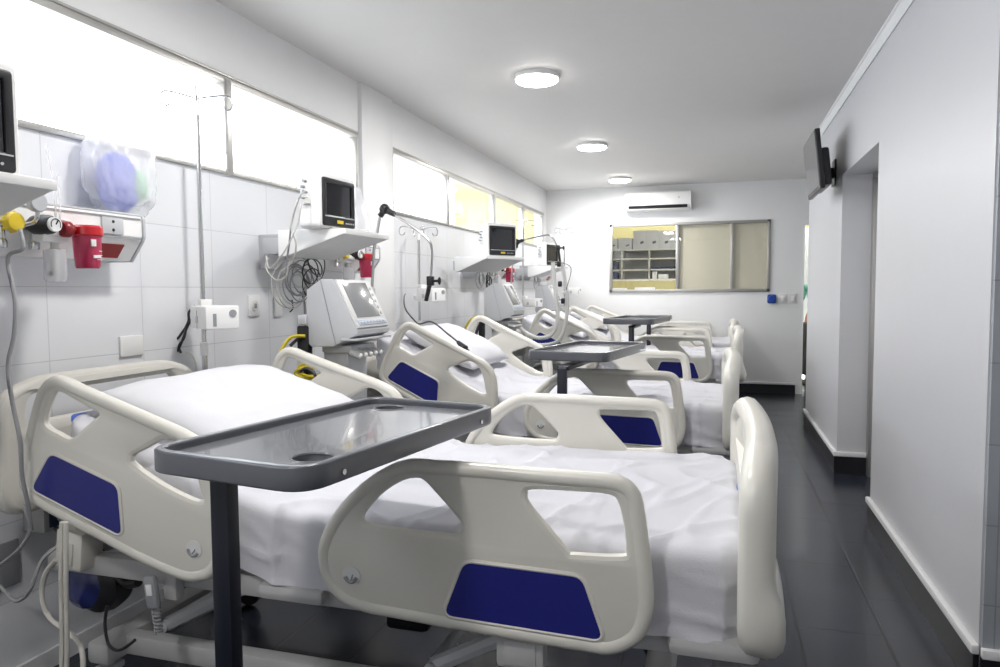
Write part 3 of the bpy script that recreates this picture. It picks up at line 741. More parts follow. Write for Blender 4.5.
# ------------------------------------------------------------------ monitor shelves and monitors
def shelf(label, x, y, rz, wy=.23, z=1.695):
    t = thing('monitor_shelf', label, 'shelf', (x, y, z), rz, 'white wedge shaped monitor shelves')
    pr = [(.24, 0), (.60, 0), (.60, -.022), (.28, -.125), (.24, -.125)]
    for s in (-1, 1):
        m = MB(); m.mesh(plate([[Vector(p) for p in pr]], .006, .001), T(0, s * wy, 0) @ XZ); m.build('side_panel', M_white, t, 20)
    m = MB(); m.box((.42, 0, -.003), (.364, 2 * wy, .008), .002); m.box((.602, 0, -.012), (.008, 2 * wy + .008, .026), .002); m.build('top_panel', M_white, t)
    m = MB(); a = math.atan2(.103, .32); m.box((.44, 0, -.072), (.336, 2 * wy - .01, .004), 0, Matrix.Rotation(-a, 3, 'Y')); m.build('underside', M_offw, t)
    m = MB(); m.box((.13, .05, -.06), (.24, .16, .08), .004); m.box((.245, 0, -.065), (.01, 2 * wy - .01, .12), .002); m.build('wall_bracket', M_grey, t)
    return t
def monitor(label, x, y, rz, sc=1, z=1.697):
    t = thing('patient_monitor', label, 'monitor', (x, y, z), rz, 'patient monitors on the wall shelves')
    w, h, d = .175 * sc, .30 * sc, .17
    m = MB()
    ol = roundpoly([Vector((-w, 0, 0)), Vector((w, 0, 0)), Vector((w, h, 0)), Vector((-w, h, 0))], .022, 4)
    me = plate([[p.to_2d() for p in ol]], .05, .010); m.mesh(me, T(-.025, 0, 0) @ YZ)
    ol2 = roundpoly([Vector((-w + .015, .0, 0)), Vector((w - .015, .0, 0)), Vector((w - .03, h - .02, 0)), Vector((-w + .03, h - .02, 0))], .03, 4)
    m.mesh(plate([[p.to_2d() for p in ol2]], .09, .015), T(-.085, 0, 0) @ YZ)
    m.build('case', M_white, t)
    m = MB(); zb, zt = .012, h - .028
    fr = roundpoly([Vector((-w + .022, zb, 0)), Vector((w - .022, zb, 0)), Vector((w - .022, zt, 0)), Vector((-w + .022, zt, 0))], .012, 4)
    inr = roundpoly([Vector((-w + .045, zb + .05, 0)), Vector((w - .045, zb + .05, 0)), Vector((w - .045, zt - .024, 0)), Vector((-w + .045, zt - .024, 0))], .004, 2)
    m.mesh(plate([[p.to_2d() for p in fr], [p.to_2d() for p in inr]], .014, .003), T(.004, 0, 0) @ YZ); m.build('bezel', M_blk, t)
    m = MB(); m.box((.001, 0, (zb + zt + .026) / 2), (.004, 2 * w - .088, zt - zb - .07), 0); m.build('screen', M_screen, t)
    m = MB(); m.box((.0115, .0, zb + .022), (.004, .05, .016), .001, mi=0); m.box((.0115, 0, zb + .044), (.003, 2 * w - .06, .004), 0, mi=1)
    for k in range(5): m.cyl((.011, .05 + k * .016, zb + .020), (.0135, .05 + k * .016, zb + .020), .004, n=8, mi=1)
    m.build('control_strip', [M_yel, M_grey], t)
    m = MB(); m.box((-.08, -w + .012, .17), (.06, .014, .12), .003, mi=0)
    for k, z in enumerate((.215, .19, .165, .14)): m.cyl((-.075 - .012 * (k % 2), -w + .01, z), (-.075 - .012 * (k % 2), -w - .018, z), .007, n=10, mi=1)
    m.build('connector_port', [M_offw, M_mgrey], t)
    return t
shelf('white wedge shelf holding a monitor at the left edge of the photo', -2.28, 1.27, 0)
shelf('white wedge shelf holding the boxy monitor above the first ventilator', -2.28, 3.28, 0)
shelf('white wedge shelf holding the frontal dark monitor above the second ventilator', -2.31, 6.22, R(-22), .26, 1.69)
shelf('white wedge shelf near the far corner, above the third ventilator', -2.37, 8.50, R(-6), .20, 1.68)
monitor('patient monitor cut off by the left edge, dark screen in a white case', -1.76, 1.295, R(-2))
monitor('boxy white patient monitor with black screen and cables in its side', -1.755, 3.125, R(-4), .88)
monitor('white patient monitor with a black screen facing the viewer, above second ventilator', -1.80, 6.04, R(-32), .97, 1.692)
monitor('farthest patient monitor, small, with a dark grey screen, beside black clamp', -1.885, 8.40, R(-14), .93, 1.682)
# papers / clear sleeve behind the boxy monitor
m = MB(); m.box((-1.80, 3.40, 1.83), (.02, .16, .24), .004, Matrix.Rotation(R(-14), 3, 'Y')); tag(m.build('document_sleeve', M_bag), 'clear document sleeve leaning behind the boxy patient monitor', 'document sleeve')
# ------------------------------------------------------------------ ventilators
def make_vent():
    t = thing('ventilator', 'x', 'ventilator', group='ventilators between the beds')
    pr = [(-.13, 1.15), (-.11, 1.128), (.01, 1.13), (.142, 1.188), (.143, 1.209), (.02, 1.459), (-.05, 1.46), (-.13, 1.407)]
    m = MB(); m.mesh(plate([offset_poly([Vector(p) for p in pr], 0)], .36, .006), XZ); m.build('case', M_grey, t, 25)
    a = math.atan2(.123, .25); rot = Matrix.Rotation(-a, 3, 'Y'); u = Vector((-.123, 0, .25)).normalized(); n = Vector((.25, 0, .123)).normalized(); base = Vector((.143, 0, 1.209)); mid = base + u * .142
    m = MB(); m.box(mid + n * .004, (.010, .34, .262), .004, rot); m.build('front_bezel', M_offw, t)
    m = MB(); m.box(mid + u * .018 + n * .010 + Vector((0, -.012, 0)), (.004, .245, .19), .001, rot); m.build('screen', M_lcd, t)
    m = MB(); m.box(mid - u * .105 + n * .0105, (.004, .30, .028), .001, rot, mi=0)
    for k in range(8): m.box(mid - u * .105 + n * .013 + Vector((0, -.12 + k * .034, 0)), (.004, .018, .010), .001, rot, mi=1)
    for k in range(5): m.cyl(mid + u * (.08 - k * .035) + n * .009 + Vector((0, .135, 0)), mid + u * (.08 - k * .035) + n * .013 + Vector((0, .135, 0)), .008, n=10, mi=1)
    m.build('control_panel', [mat('pale_blue_panel', (.45, .50, .60), .4), M_grey], t)
    m = MB(); m.tube([(-.05, -.182, 1.46), (.03, -.182, 1.13)], .0015, n=5); m.build('case_seam', M_mgrey, t)
    m = MB(); m.box((.10, 0, 1.165), (.10, .37, .012), .004); m.box((.0, 0, 1.115), (.16, .26, .035), .006); m.build('lower_tray', M_grey, t)
    m = MB(); m.box((-.02, 0, .78), (.14, .20, .66), .01); m.build('pedestal', M_grey, t)
    m = MB()
    for k in range(5):
        m.cyl((.075, -.12 + k * .055, 1.10), (.12, -.12 + k * .055, 1.085), .015, n=12); m.sph((.125, -.12 + k * .055, 1.083), .014)
    m.build('breathing_port', M_offw, t)
    m = MB(); m.box((0, 0, .20), (.42, .10, .06), .01); m.box((0, 0, .20), (.10, .42, .06), .01); m.cyl((-.02, 0, .20), (-.02, 0, .46), .05); m.build('cart_base', M_mgrey, t)
    for x, y in ((.18, 0), (-.18, 0), (0, .18), (0, -.18)):
        m = MB(); m.cyl((x, y, .08), (x, y, .18), .012); m.lathe([(0, -.014), (.035, -.014), (.045, -.006), (.045, .006), (.035, .014), (0, .014)], (x, y, .046), 'Y'); m.build('caster', M_rubber, t)
    return t
v0 = make_vent()
VL = ['nearest grey ventilator with slanted screen, between the first and second beds', 'second grey ventilator with slanted screen and white hoses, beyond the second bed', 'farthest grey ventilator, seen behind the hanging white hoses']
VP = [(-1.80, 3.29), (-1.83, 6.19), (-1.96, 8.56)]
vents = []
for i, p in enumerate(VP):
    t = v0 if i == 0 else copy_tree(v0)
    t.location = (*p, 0); t['label'] = VL[i]; vents.append(t)
# support arms
def arm(root, px, Y, clamp_tip=True):
    P = [atY(x, y, Y) for x, y in px]
    m = MB(); m.tube(P[0:3], .008, n=8); m.tube(smooth(P[4:-1], 5), .007, n=8); part(m, 'support_arm', M_chrome, root)
    m = MB(); m.tube([P[2], P[2] * .3 + P[3] * .7], .017, n=10); m.sph(P[3], .028); m.tube([P[3], P[4]], lambda t: .02 - .008 * t, n=10); part(m, 'arm_joint', M_blk, root)
    e = P[-2]; f = P[-1]
    m = MB(); m.box(e, (.035, .035, .05), .006); m.cyl(e, e + Vector((.045, 0, .0)), .007); m.sph(e + Vector((.05, 0, 0)), .016, (.5, 1, 1.3)); m.tube([e, f], lambda t: .013 - .002 * t, n=8); part(m, 'arm_clamp', M_blk, root)
vents_arm = [([(372, 290), (374, 250), (380, 216), (384.5, 209), (395, 215), (424, 235.6), (432, 250), (430.5, 281), (426, 301)], 3.5), ([(511, 285), (512.5, 262), (516, 248), (517, 242), (524, 240), (541, 236), (551, 236), (558, 248), (560, 262)], 6.4)]
for r_, (px, Y) in zip(vents, vents_arm): arm(r_, px, Y)
part(MB().box(Vector((-1.78, 3.49, 1.39)), (.05, .05, .06), .01), 'arm_mount', M_grey, vents[0])
part(MB().box(Vector((-1.82, 6.39, 1.42)), (.05, .05, .06), .01), 'arm_mount', M_grey, vents[1])
# third ventilator arm: dark clamp by the far monitor
# hoses of the second ventilator
def hose(name, pts, r, m, label, cat, group=None, ribs=None, sub=10, n=8):
    mb = MB(); mb.tube(smooth(pts, sub), r, n=n, ribs=ribs); return tag(mb.build(name, m, None, 60), label, cat, group)
HA = [(553, 262), (554, 280), (556, 296), (557.5, 318), (552, 334), (539, 338), (526, 333), (517, 325), (514, 331)]
HB = [(562, 262), (565, 282), (567, 297), (566, 320), (559, 340), (543, 345), (524, 342), (514, 335), (512, 331)]
hose('breathing_hose', [atY(x, y, 6.30) for x, y in HA], .021, M_tube, 'white corrugated breathing hose nearer the camera, looping from the second ventilator', 'hose', 'white breathing hoses', .78, 14, 10)
hose('breathing_hose', [atY(x, y, 6.42) for x, y in HB], .019, M_tube, 'white corrugated breathing hose on the right of the pair, second ventilator', 'hose', 'white breathing hoses', .78, 14, 10)
mb = MB()
for p in ((559, 264), (560, 284), (563, 301)):
    q = atY(*p, 6.36); mb.box(q, (.035, .03, .05), .008)
mb.tube([atY(558, 262, 6.36), atY(571, 268, 6.36), atY(566, 290, 6.36)], .003, sub=5)
tag(mb.build('hose_clip', M_blk), 'black clips holding the pair of white breathing hoses', 'clip')
# ------------------------------------------------------------------ drip stands with boxes
def iv(label, x, y, ztop, boxz, boxlen, brz):
    t = thing('iv_pole', label, 'drip stand', (x, y, 0), group='chrome drip stands along the window wall')
    m = MB(); m.cyl((0, 0, .10), (0, 0, 1.15), .0125, n=12); m.build('lower_tube', M_chrome, t)
    m = MB(); m.cyl((0, 0, 1.13), (0, 0, ztop - .05), .0105, n=12); m.build('upper_tube', M_chrome, t)
    m = MB(); m.cyl((0, 0, ztop - .09), (0, 0, ztop - .01), .013); m.build('hook_collar', M_white, t); m = MB(); m.cyl((0, 0, 1.11), (0, 0, 1.17), .017); m.build('height_collar', M_white, t)
    for k in range(4):
        a = R(38 + 90 * k); c, s = math.cos(a), math.sin(a)
        m = MB(); m.tube([(0, 0, ztop - .015), (c * .12, s * .12, ztop + .008), (c * .15, s * .15, ztop - .015), (c * .145, s * .145, ztop - .05), (c * .12, s * .12, ztop - .055), (c * .11, s * .11, ztop - .035)], .0042, n=6, sub=5); m.build('hook', M_chrome, t)
    for k in range(5):
        a = R(20 + 72 * k); c, s = math.cos(a), math.sin(a)
        m = MB(); m.tube([(0, 0, .11), (c * .10, s * .10, .07)], .012); m.build('leg', M_chrome, t)
        m = MB(); m.sph((c * .10, s * .10, .028), .028); m.build('caster', M_rubber, t)
    b = thing('pole_mounted_device', 'x', 'medical device', (x, y, boxz), brz, 'white box devices clamped to the drip stands')
    m = MB(); m.box((.03, 0, .055), (.05, .05, .045), .006); m.box((.02, 0, -.02), (.05, .05, .04), .006); m.sph((.0, -.035, -.02), .022, (1, .7, 1)); m.build('clamp', M_white, b)
    m = MB(); m.box((.05 + boxlen / 2, 0, 0), (boxlen, .145, .10), .008); m.build('case', M_white, b)
    m = MB(); m.box((.05 + boxlen * .45, -.074, -.01), (.03, .003, .03), 0, mi=0); m.box((.051 + boxlen, -.035, -.01), (.003, .014, .055), 0, mi=1); m.cyl((.050 + boxlen, .042, .018), (.054 + boxlen, .042, .018), .016, n=16, mi=1)
    m.box((.04 + boxlen / 2, -.074, -.01), (.002, .003, .08), 0, mi=0)
    m.build('front_detail', [M_grey, M_mgrey], b)
    return t, b
_, b = iv('drip stand behind the nearest bed, tall against the bright window', -2.255, 2.765, 2.285, 1.29, .22, R(-34)); b['label'] = 'white box device clamped to the nearest drip stand, above the pillow'
_, b = iv('short drip stand beyond the second bed, in front of the tiled wall', -2.20, 5.14, 1.88, 1.37, .17, R(-25)); b['label'] = 'white box device clamped to the short drip stand'
_, b = iv('thin drip stand to the right of the frontal dark monitor', -2.19, 8.19, 2.21, 1.255, .19, R(-25)); b['label'] = 'white box device on the drip stand right of the frontal monitor'
_, b = iv('farthest drip stand, in front of the blank far wall', -2.08, 10.06, 2.26, 1.38, .17, R(-10)); b['label'] = 'white box device on the farthest drip stand'
# ------------------------------------------------------------------ cables
random.seed(11)
def coil(c, r, n, label, m, seed, thick=.0035, group='tangled monitor cable bundles'):
    random.seed(seed); pts = []
    for k in range(n * 10):
        a = k / 10 * 2 * PI; rr = r * (.62 + .38 * noise.noise(Vector((k * .13, seed, 0))) * 1.6 + .12 * math.sin(k * .31))
        pts.append(Vector(c) + Vector((.05 * noise.noise(Vector((k * .05, 2, seed))), math.cos(a) * rr * 1.05 + .11 * noise.noise(Vector((k * .06, 9, seed))), math.sin(a) * rr * .85 + .10 * noise.noise(Vector((k * .065, 5, seed))))))
    mb = MB(); mb.tube(smooth(pts, 2), thick, n=6); return tag(mb.build('cable_coil', m, None, 80), label, 'cable', group)
coil((-2.10, 3.33, 1.475), .15, 7, 'tangle of grey monitor cables hanging under the boxy monitor shelf', M_cable, 3.3)
coil((-2.07, 3.40, 1.49), .13, 5, 'dark cables coiled among the grey ones under the boxy monitor shelf', M_dcable, 8.1, .0035)
coil((-2.12, 3.30, 1.46), .17, 4, 'pale cables looped loosely around the coil left of the first ventilator', M_wcable, 5.7, .003)
coil((-2.10, 6.35, 1.49), .11, 6, 'grey cable coil under the frontal dark monitor', M_cable, 6.2); coil((-2.10, 6.60, 1.49), .10, 4, 'dark cable coil under the frontal dark monitor', M_dcable, 1.9, .005)
coil((-2.15, 8.7, 1.50), .11, 5, 'cable coil above the farthest ventilator', M_cable, 4.4)
def wire(pts, r, m, label, cat='cable', group=None, name='cable', sub=8): return hose(name, pts, r, m, label, cat, group, None, sub, 6)
# leads from the boxy monitor's side down to the coil
W = lambda l: [atY(x, y, 2.96) for x, y in l]
wire([atY(307, 192, 2.93), atY(300, 196, 2.9), atY(292, 220, 2.92), atY(289, 245, 2.95), atY(285, 272, 3.0)], .0045, M_cable, 'thick grey lead running from the boxy monitor side down to the tangle')
wire([atY(308, 197, 2.93), atY(298, 200, 2.9), atY(291, 225, 2.92), atY(296, 245, 2.95), atY(292, 262, 3.0), atY(280, 272, 3.05)], .004, M_wcable, 'pale lead curving from the boxy monitor to the shelf end')
wire([atY(309, 203, 2.93), atY(302, 205, 2.9), atY(297, 226, 2.92), atY(284, 252, 2.95), atY(270, 268, 3.1), atY(266, 256, 3.2)], .0035, M_wcable, 'thin pale lead looping left of the boxy monitor shelf')
wire([atY(268, 258, 3.1), atY(266, 268, 3.1), atY(276, 280, 3.1), atY(286, 276, 3.1), atY(290, 262, 3.1), atY(300, 258, 3.1)], .0035, M_wcable, 'pale loop of cable below the left end of the shelf')
wire([atX(300, 292, -2.15), atX(304, 300, -2.15), atX(305, 318, -2.15), atX(306, 338, -2.15)], .006, M_cable, 'grey cable dropping from the tangle behind the first ventilator')
wire([atX(292, 300, -2.25), atX(293, 308, -2.27), atX(290, 312, -2.3)], .004, M_dcable, 'short dark cable end at the wall socket left of the first ventilator')
# black cable to the second bed's pillow
wire([atY(405, 294, 5.08), atY(404, 299, 4.6), atY(406, 310, 4.4), atY(416, 322, 4.3), atY(420, 324, 4.25), atY(432, 322, 4.2), atY(448, 334, 4.15), atY(458, 342, 4.13)], .0055, M_dcable, 'black cable draped over the pillow of the second bed')
mb = MB(); p = atY(458, 342, 4.13); q = atY(465, 349, 4.10); mb.tube([p, q], lambda t: .012 + .012 * t, n=10); mb.tube([q, atY(467, 346, 4.08)], .004); mb.tube([q, atY(469, 350, 4.08)], .004); tag(mb.build('cable_plug', M_blk), 'black connector plug lying on the second bed pillow', 'plug')
# black leads by the nearest drip stand
for k, (l, tx) in enumerate((([(195, 306), (189, 312), (188, 322), (178, 338), (163, 350), (156, 362), (156, 374)], 'outer'), ([(196, 312), (191, 320), (186, 330), (181, 344), (176, 354)], 'middle'), ([(197, 318), (188, 324), (184, 338), (179, 346), (181, 353)], 'inner'))):
    wire([atY(x, y, 2.74) for x, y in l], .0055, M_dcable, {'outer': 'black lead reaching furthest left from the nearest drip stand', 'middle': 'short black lead hanging straight from the nearest drip stand', 'inner': 'short black lead with a hooked end by the nearest drip stand'}[tx], group='black leads at the nearest drip stand')
wire([atY(186, 352, 2.78), atY(192, 356, 2.78), atY(196, 366, 2.78), atY(197, 380, 2.78)], .004, M_wcable, 'pale cable below the nearest drip stand, behind the headboard')
# yellow and black gas hoses
wire([atY(305, 336, 3.08), atY(292, 337, 3.06), atY(283, 347, 3.03), atY(278, 362, 3.0), atY(276, 380, 2.98)], .009, M_yelhose, 'yellow gas hose arching down behind the nearest bed rail', 'hose', name='gas_hose')
wire([atY(306, 337, 3.1), atY(298, 339, 3.08), atY(290, 346, 3.06)], .009, M_dcable, 'black gas hose beside the yellow one at the first ventilator', 'hose', name='gas_hose')
pts = []
for k in range(46):
    a = k / 10 * 2 * PI; c = atY(313, 372, 3.05)
    pts.append(c + Vector((.075 * math.cos(a) + .012 * math.sin(k * .7), .02 * math.sin(k * .45), .030 * math.sin(a) + .010 * math.sin(k * .23))))
wire(pts, .0075, M_yelhose, 'coiled yellow gas hose seen through the far head rail of the nearest bed', 'hose', name='gas_hose', sub=3)
wire([atY(300, 372, 3.0), atY(306, 368, 3.0), atY(314, 373, 3.0), atY(317, 384, 3.0)], .007, M_dcable, 'dark hose across the coiled yellow hose', 'hose', name='gas_hose')
mb = MB(); c = atY(305, 352, 3.12); mb.box(c, (.06, .05, .26), .008, mi=0); mb.box(c + Vector((0, -.0, .16)), (.05, .05, .05), .008, mi=1); mb.cyl(c + Vector((0, -.03, -.05)), c + Vector((0, -.045, -.05)), .02, mi=1)
tag(mb.build('hose_adapter', [M_blk, M_grey]), 'black and grey hose adapter block left of the first ventilator', 'adapter')
for lst, lab, mm in (([(470, 334), (466, 328), (472, 319), (482, 316)], 'yellow hose arching at the second ventilator', M_yelhose), ([(475, 345), (476, 334), (480, 324), (486, 318)], 'black hose at the back of the second ventilator', M_dcable)):
    wire([atY(x, y, 5.95) for x, y in lst], .013, mm, lab, 'hose', name='gas_hose')
mb = MB(); mb.box(atY(482, 331, 6.0), (.05, .05, .18), .01); mb.box(atY(493, 344, 6.0), (.10, .05, .05), .01); tag(mb.build('hose_adapter', M_blk), 'black hose adapter seen through the second bed far rail', 'adapter')
# long grey cable at the left edge and its socket
wire([Vector((-2.10, 1.745, 1.60)), Vector((-2.08, 1.735, 1.54)), atY(8, 258, 1.72), atY(15, 300, 1.70), atY(14, 335, 1.68), atY(8, 365, 1.66), atY(12, 400, 1.65), atY(20, 440, 1.65), atY(22, 475, 1.66), atY(28, 505, 1.68), atY(31, 530, 1.70)], .0065, M_cable, 'long grey cable hanging from the yellow regulator at the left edge')
wire([atY(0, 565, 1.75), atY(20, 548, 1.75), atY(30, 528, 1.76), atY(24, 505, 1.76)], .006, M_cable, 'grey cable running to the floor at the left edge')
wire([atY(0, 586, 1.72), atY(16, 601, 1.72), atY(30, 590, 1.72), atY(42, 560, 1.75), atY(62, 543, 1.8)], .006, M_cable, 'grey cable looping low at the left edge under the nearest bed')
hs = [[(62, 522), (61, 580), (62, 640), (61, 700)], [(66, 522), (66, 590), (67, 640), (66, 700)]]
wire([atY(x, y, 1.58) for x, y in hs[0]], .007, M_wcable, 'left of two cream tubes hanging straight below the nearest bed', 'tube', 'pair of cream tubes', 'drain_tube')
wire([atY(x, y, 1.58) for x, y in hs[1]], .007, M_wcable, 'right of two cream tubes hanging straight below the nearest bed', 'tube', 'pair of cream tubes', 'drain_tube')
wire([atY(56, 560, 1.68), atY(45, 575, 1.68), atY(42, 598, 1.68), atY(50, 618, 1.68), atY(68, 632, 1.66), atY(80, 645, 1.64), atY(83, 668, 1.62), atY(78, 700, 1.62)], .008, M_wcable, 'cream tube bulging left under the nearest bed', 'tube', None, 'drain_tube')
# control box, round black unit, handset under the nearest bed
t = thing('bed_control_box', 'cream control box hanging under the head end of the nearest bed', 'control box', tuple(atY(80, 546, 1.80)))
m = MB(); m.box((0, 0, 0), (.105, .09, .125), .008, Matrix.Rotation(R(6), 3, 'Y')); m.build('case', M_cream, t)
m = MB(); m.box((-.012, -.048, -.01), (.065, .006, .075), .004, Matrix.Rotation(R(6), 3, 'Y')); m.build('cover', M_wcable, t)
m = MB(); m.box((.02, .05, .07), (.03, .03, .06), .004); m.build('hanger', M_steel, t)
t = thing('round_black_unit', 'round black unit with a dark blue side under the nearest bed', 'unit', tuple(atY(103, 582, 1.92)))
m = MB(); m.lathe([(0, -.06), (.06, -.058), (.092, -.035), (.10, 0), (.092, .04), (.05, .06), (0, .062)], (0, 0, 0), 'Y', 28); m.build('shell', M_blk, t)
m = MB(); m.lathe([(.0, -.05), (.05, -.05), (.085, -.025), (.093, .005), (.08, .02), (0, .02)], (-.035, -.03, .01), 'Y', 24); m.build('blue_face', mat('dark_blue_gloss', (.02, .03, .16), .2, coat=.5), t)
m = MB(); m.tube([(.07, -.02, .06), (.12, -.02, .02), (.17, -.02, .03)], .018, n=10, sub=4); m.cyl((.0, -.03, .08), (.03, -.03, .12), .014); m.build('lever', M_blk, t)
wire([atY(107, 606, 1.72), atY(105, 625, 1.72), atY(109, 645, 1.72), atY(120, 650, 1.7), atY(135, 640, 1.7)], .005, M_dcable, 'thin black cable below the round black unit')
t = thing('handset', 'grey bed handset with coiled cord under the nearest bed rail', 'handset', tuple(atY(152, 592, 1.74)))
m = MB(); m.box((0, 0, 0), (.045, .02, .10), .012, Matrix.Rotation(R(-8), 3, 'Y')); m.build('body', M_mgrey, t)
m = MB(); m.box((.0, -.012, .01), (.022, .004, .035), .003, Matrix.Rotation(R(-8), 3, 'Y')); m.build('button_panel', M_paper, t)
m = MB(); m.tube([Vector((.012, 0, -.05)) + Vector((.011 * math.cos(k * .9) + .002 * k * .1, .011 * math.sin(k * .9), -.0016 * k)) for k in range(48)], .0035, n=6); m.build('coiled_cord', M_mgrey, t)
# wall plates and sockets on the left wall
def plate_on_wall(name, label, cat, y, z, w, h, holes=0, m_=None, grp='white plates on the left wall'):
    t = thing(name, label, cat, (XL, y, z), group=grp)
    m = MB(); m.box((.006, 0, 0), (.012, w, h), .003); m.build('cover_plate', m_ or M_white, t)
    if holes:
        m = MB(); m.cyl((.012, 0, 0), (.016, 0, 0), .028, n=20, mi=0); m.box((.017, 0, .0), (.004, .02, .026), .001, mi=1); m.build('socket', [M_offw, M_mgrey], t)
    return t
plate_on_wall('wall_plate', 'blank white wall plate above the headboard of the nearest bed', 'wall plate', 2.46, 1.175, .125, .085)
plate_on_wall('wall_socket', 'white wall socket with a dark opening right of the white box device', 'socket', 3.31, 1.325, .09, .11, 1)
plate_on_wall('wall_socket', 'white wall socket beside the dark cable end, left of first ventilator', 'socket', 3.53, 1.315, .07, .11, 0)
plate_on_wall('wall_socket', 'grey wall plate low on the wall at the left edge', 'socket', 1.86, .45, .10, .16, 0, M_mgrey)
t = thing('power_socket_box', 'grey metal power box with blue sockets low at the left edge', 'socket', (XL + .05, 2.0, .62))
m = MB(); m.box((0, 0, 0), (.10, .13, .15), .008); m.build('housing', M_steel, t)
m = MB(); m.box((.052, .0, .0), (.006, .09, .12), .003, mi=0)
for z in (-.03, .03): m.cyl((.054, 0, z), (.058, 0, z), .02, n=16, mi=1)
m.build('socket_face', [mat('dark_socket', (.02, .04, .09), .3), M_chrome], t)
m = MB(); m.tube([(.04, -.02, -.06), (.09, -.02, -.09), (.09, .05, -.09), (.14, .12, -.05)], .008, n=8, sub=4); m.build('bracket', M_chrome, t)
# ------------------------------------------------------------------ television
t = thing('television', 'flat black television tilted on a wall arm, high on the right wall', 'television', (.69, 6.01, 2.33), R(180))
m = MB(); ol = roundpoly([Vector((-.36, -.215, 0)), Vector((.36, -.215, 0)), Vector((.36, .215, 0)), Vector((-.36, .215, 0))], .012, 3)
q = Matrix.Rotation(R(6), 4, 'Y')
m.mesh(plate([[p.to_2d() for p in ol]], .035, .006), q @ YZ); m.build('casing', M_blk, t)
m = MB(); m.box((.019, 0, .008), (.003, .69, .39)); m.shift(q); m.build('screen', mat('tv_screen', (.14, .14, .145), .18, coat=.3), t)
m = MB(); m.box((-.05, -.06, -.04), (.08, .54, .28), .02); m.shift(q); m.build('rear_housing', M_blk, t)
m = MB(); m.box((-.12, -.28, -.02), (.13, .08, .08), .008); m.box((-.181, -.28, -.02), (.012, .16, .20), .003); m.build('wall_mount', M_blk, t)
# ------------------------------------------------------------------ air conditioner
t = thing('air_conditioner', 'white wall mounted air conditioner above the long window', 'air conditioner', (-.79, YF, 2.60))
pr = [(0, .125), (-.19, .125), (-.225, .10), (-.235, .0), (-.225, -.06), (-.19, -.10), (-.10, -.125), (0, -.125)]
m = MB(); m.mesh(plate([[Vector(p) for p in pr]], .88, .008), Matrix(((0, 0, 1, 0), (1, 0, 0, 0), (0, 1, 0, 0), (0, 0, 0, 1)))); m.build('casing', M_white, t, 30)
m = MB(); m.box((.0, -.208, -.080), (.78, .045, .022), .004, Matrix.Rotation(R(-38), 3, 'X')); m.build('air_outlet', M_blk, t)
m = MB(); m.box((.0, -.165, -.125), (.80, .09, .008), .003, Matrix.Rotation(R(-14), 3, 'X')); m.build('louvre', M_white, t)
m = MB(); m.cyl((.28, -.236, .03), (.28, -.240, .03), .012, n=12); m.box((0, -.237, -.03), (.06, .003, .008)); m.build('badge', M_grey, t)
# blue socket and switches on the far wall
t = thing('blue_socket', 'round blue industrial socket on the far wall beside the window', 'socket', (.69, YF, 1.265))
m = MB(); m.box((0, -.02, 0), (.11, .04, .12), .025); m.build('housing', M_bluesock, t); m = MB(); m.lathe([(0, 0), (.042, 0), (.045, .01), (.04, .025), (0, .028)], (0, -.06, 0), 'Y'); m.build('lid', M_bluesock, t)
for k, lb in enumerate(('double white light switch plate right beside the blue socket', 'white light switch plate nearest the far doorway')):
    t = thing('light_switch', lb, 'switch', (.83 + k * .12, YF, 1.27), group='switch plates on the far wall')
    m = MB(); m.box((0, -.006, 0), (.105, .012, .13), .003); m.build('cover_plate', M_offw, t); m = MB(); m.box((0, -.015, 0), (.04, .01, .07), .003); m.build('rocker', M_white, t)
# ------------------------------------------------------------------ shelving and boxes in the room behind the window
SY = 11.45
t = thing('storage_rack', 'cream compartment shelving seen through the left pane of the long window', 'shelving', (-1.25, SY, 0))
m = MB()
zs = [1.55, 1.70, 1.87, 2.01]
for z in zs: m.box((0, 0, z), (1.42, .36, .022), .002)
m.build('shelf_board', M_cream, t)
for x in (-.70, -.18, .24, .66):
    m = MB(); m.box((x, 0, 1.78), (.022, .36, .48), .002); m.build('divider', M_cream, t)
for x in (-.69, .65):
    m = MB(); m.box((x, 0, .78), (.03, .36, 1.56), .003); m.build('upright', M_cream, t)
m = MB(); m.box((0, .18, 1.78), (1.42, .012, .48)); m.build('back_panel', mat('rack_back', (.52, .53, .50), .6), t)
bx = [(-1.60, .20, .17), (-1.38, .20, .17), (-1.16, .19, .28), (-.975, .19, .28), (-.79, .18, .27), (-.635, .13, .27)]
bl = ['low carton leftmost on top of the storage rack', 'low carton second from the left on the storage rack', 'tall carton leftmost of the tall ones on the rack', 'tall carton second of the tall ones on the rack', 'tall carton third of the tall ones on the rack', 'narrow carton at the right end on top of the rack']
for (x, w, h), lb in zip(bx, bl):
    t = thing('carton', lb, 'box', (x, SY - .02, 2.022), group='cartons on top of the storage rack')
    m = MB(); m.box((0, 0, h / 2), (w, .28, h), .003); m.build('body', M_card, t)
    m = MB(); m.box((w * .2, -.1415, h * .35), (w * .28, .003, h * .13), 0, Matrix.Rotation(R(-20), 3, 'Y')); m.build('printed_mark', M_mark, t)
def small(name, label, cat, c, d, m_, grp=None):
    m = MB(); m.box((c[0], c[1], c[2] + d[2] / 2), d, .004); m.box((c[0], c[1] - d[1] * .02, c[2] + d[2] * .97), (d[0] * .9, d[1] * .9, d[2] * .1), .003); return tag(m.build(name, m_), label, cat, grp)
small('folded_linen', 'dark blue linen in the middle left compartment of the rack', 'linen', (-1.68, SY - .04, 1.712), (.36, .26, .12), mat('navy_linen', (.02, .03, .09), .9), 'dark blue linen on the rack')
small('folded_linen', 'dark blue linen in the lower left compartment of the rack', 'linen', (-1.68, SY - .04, 1.562), (.36, .26, .11), MATS['navy_linen'], 'dark blue linen on the rack')
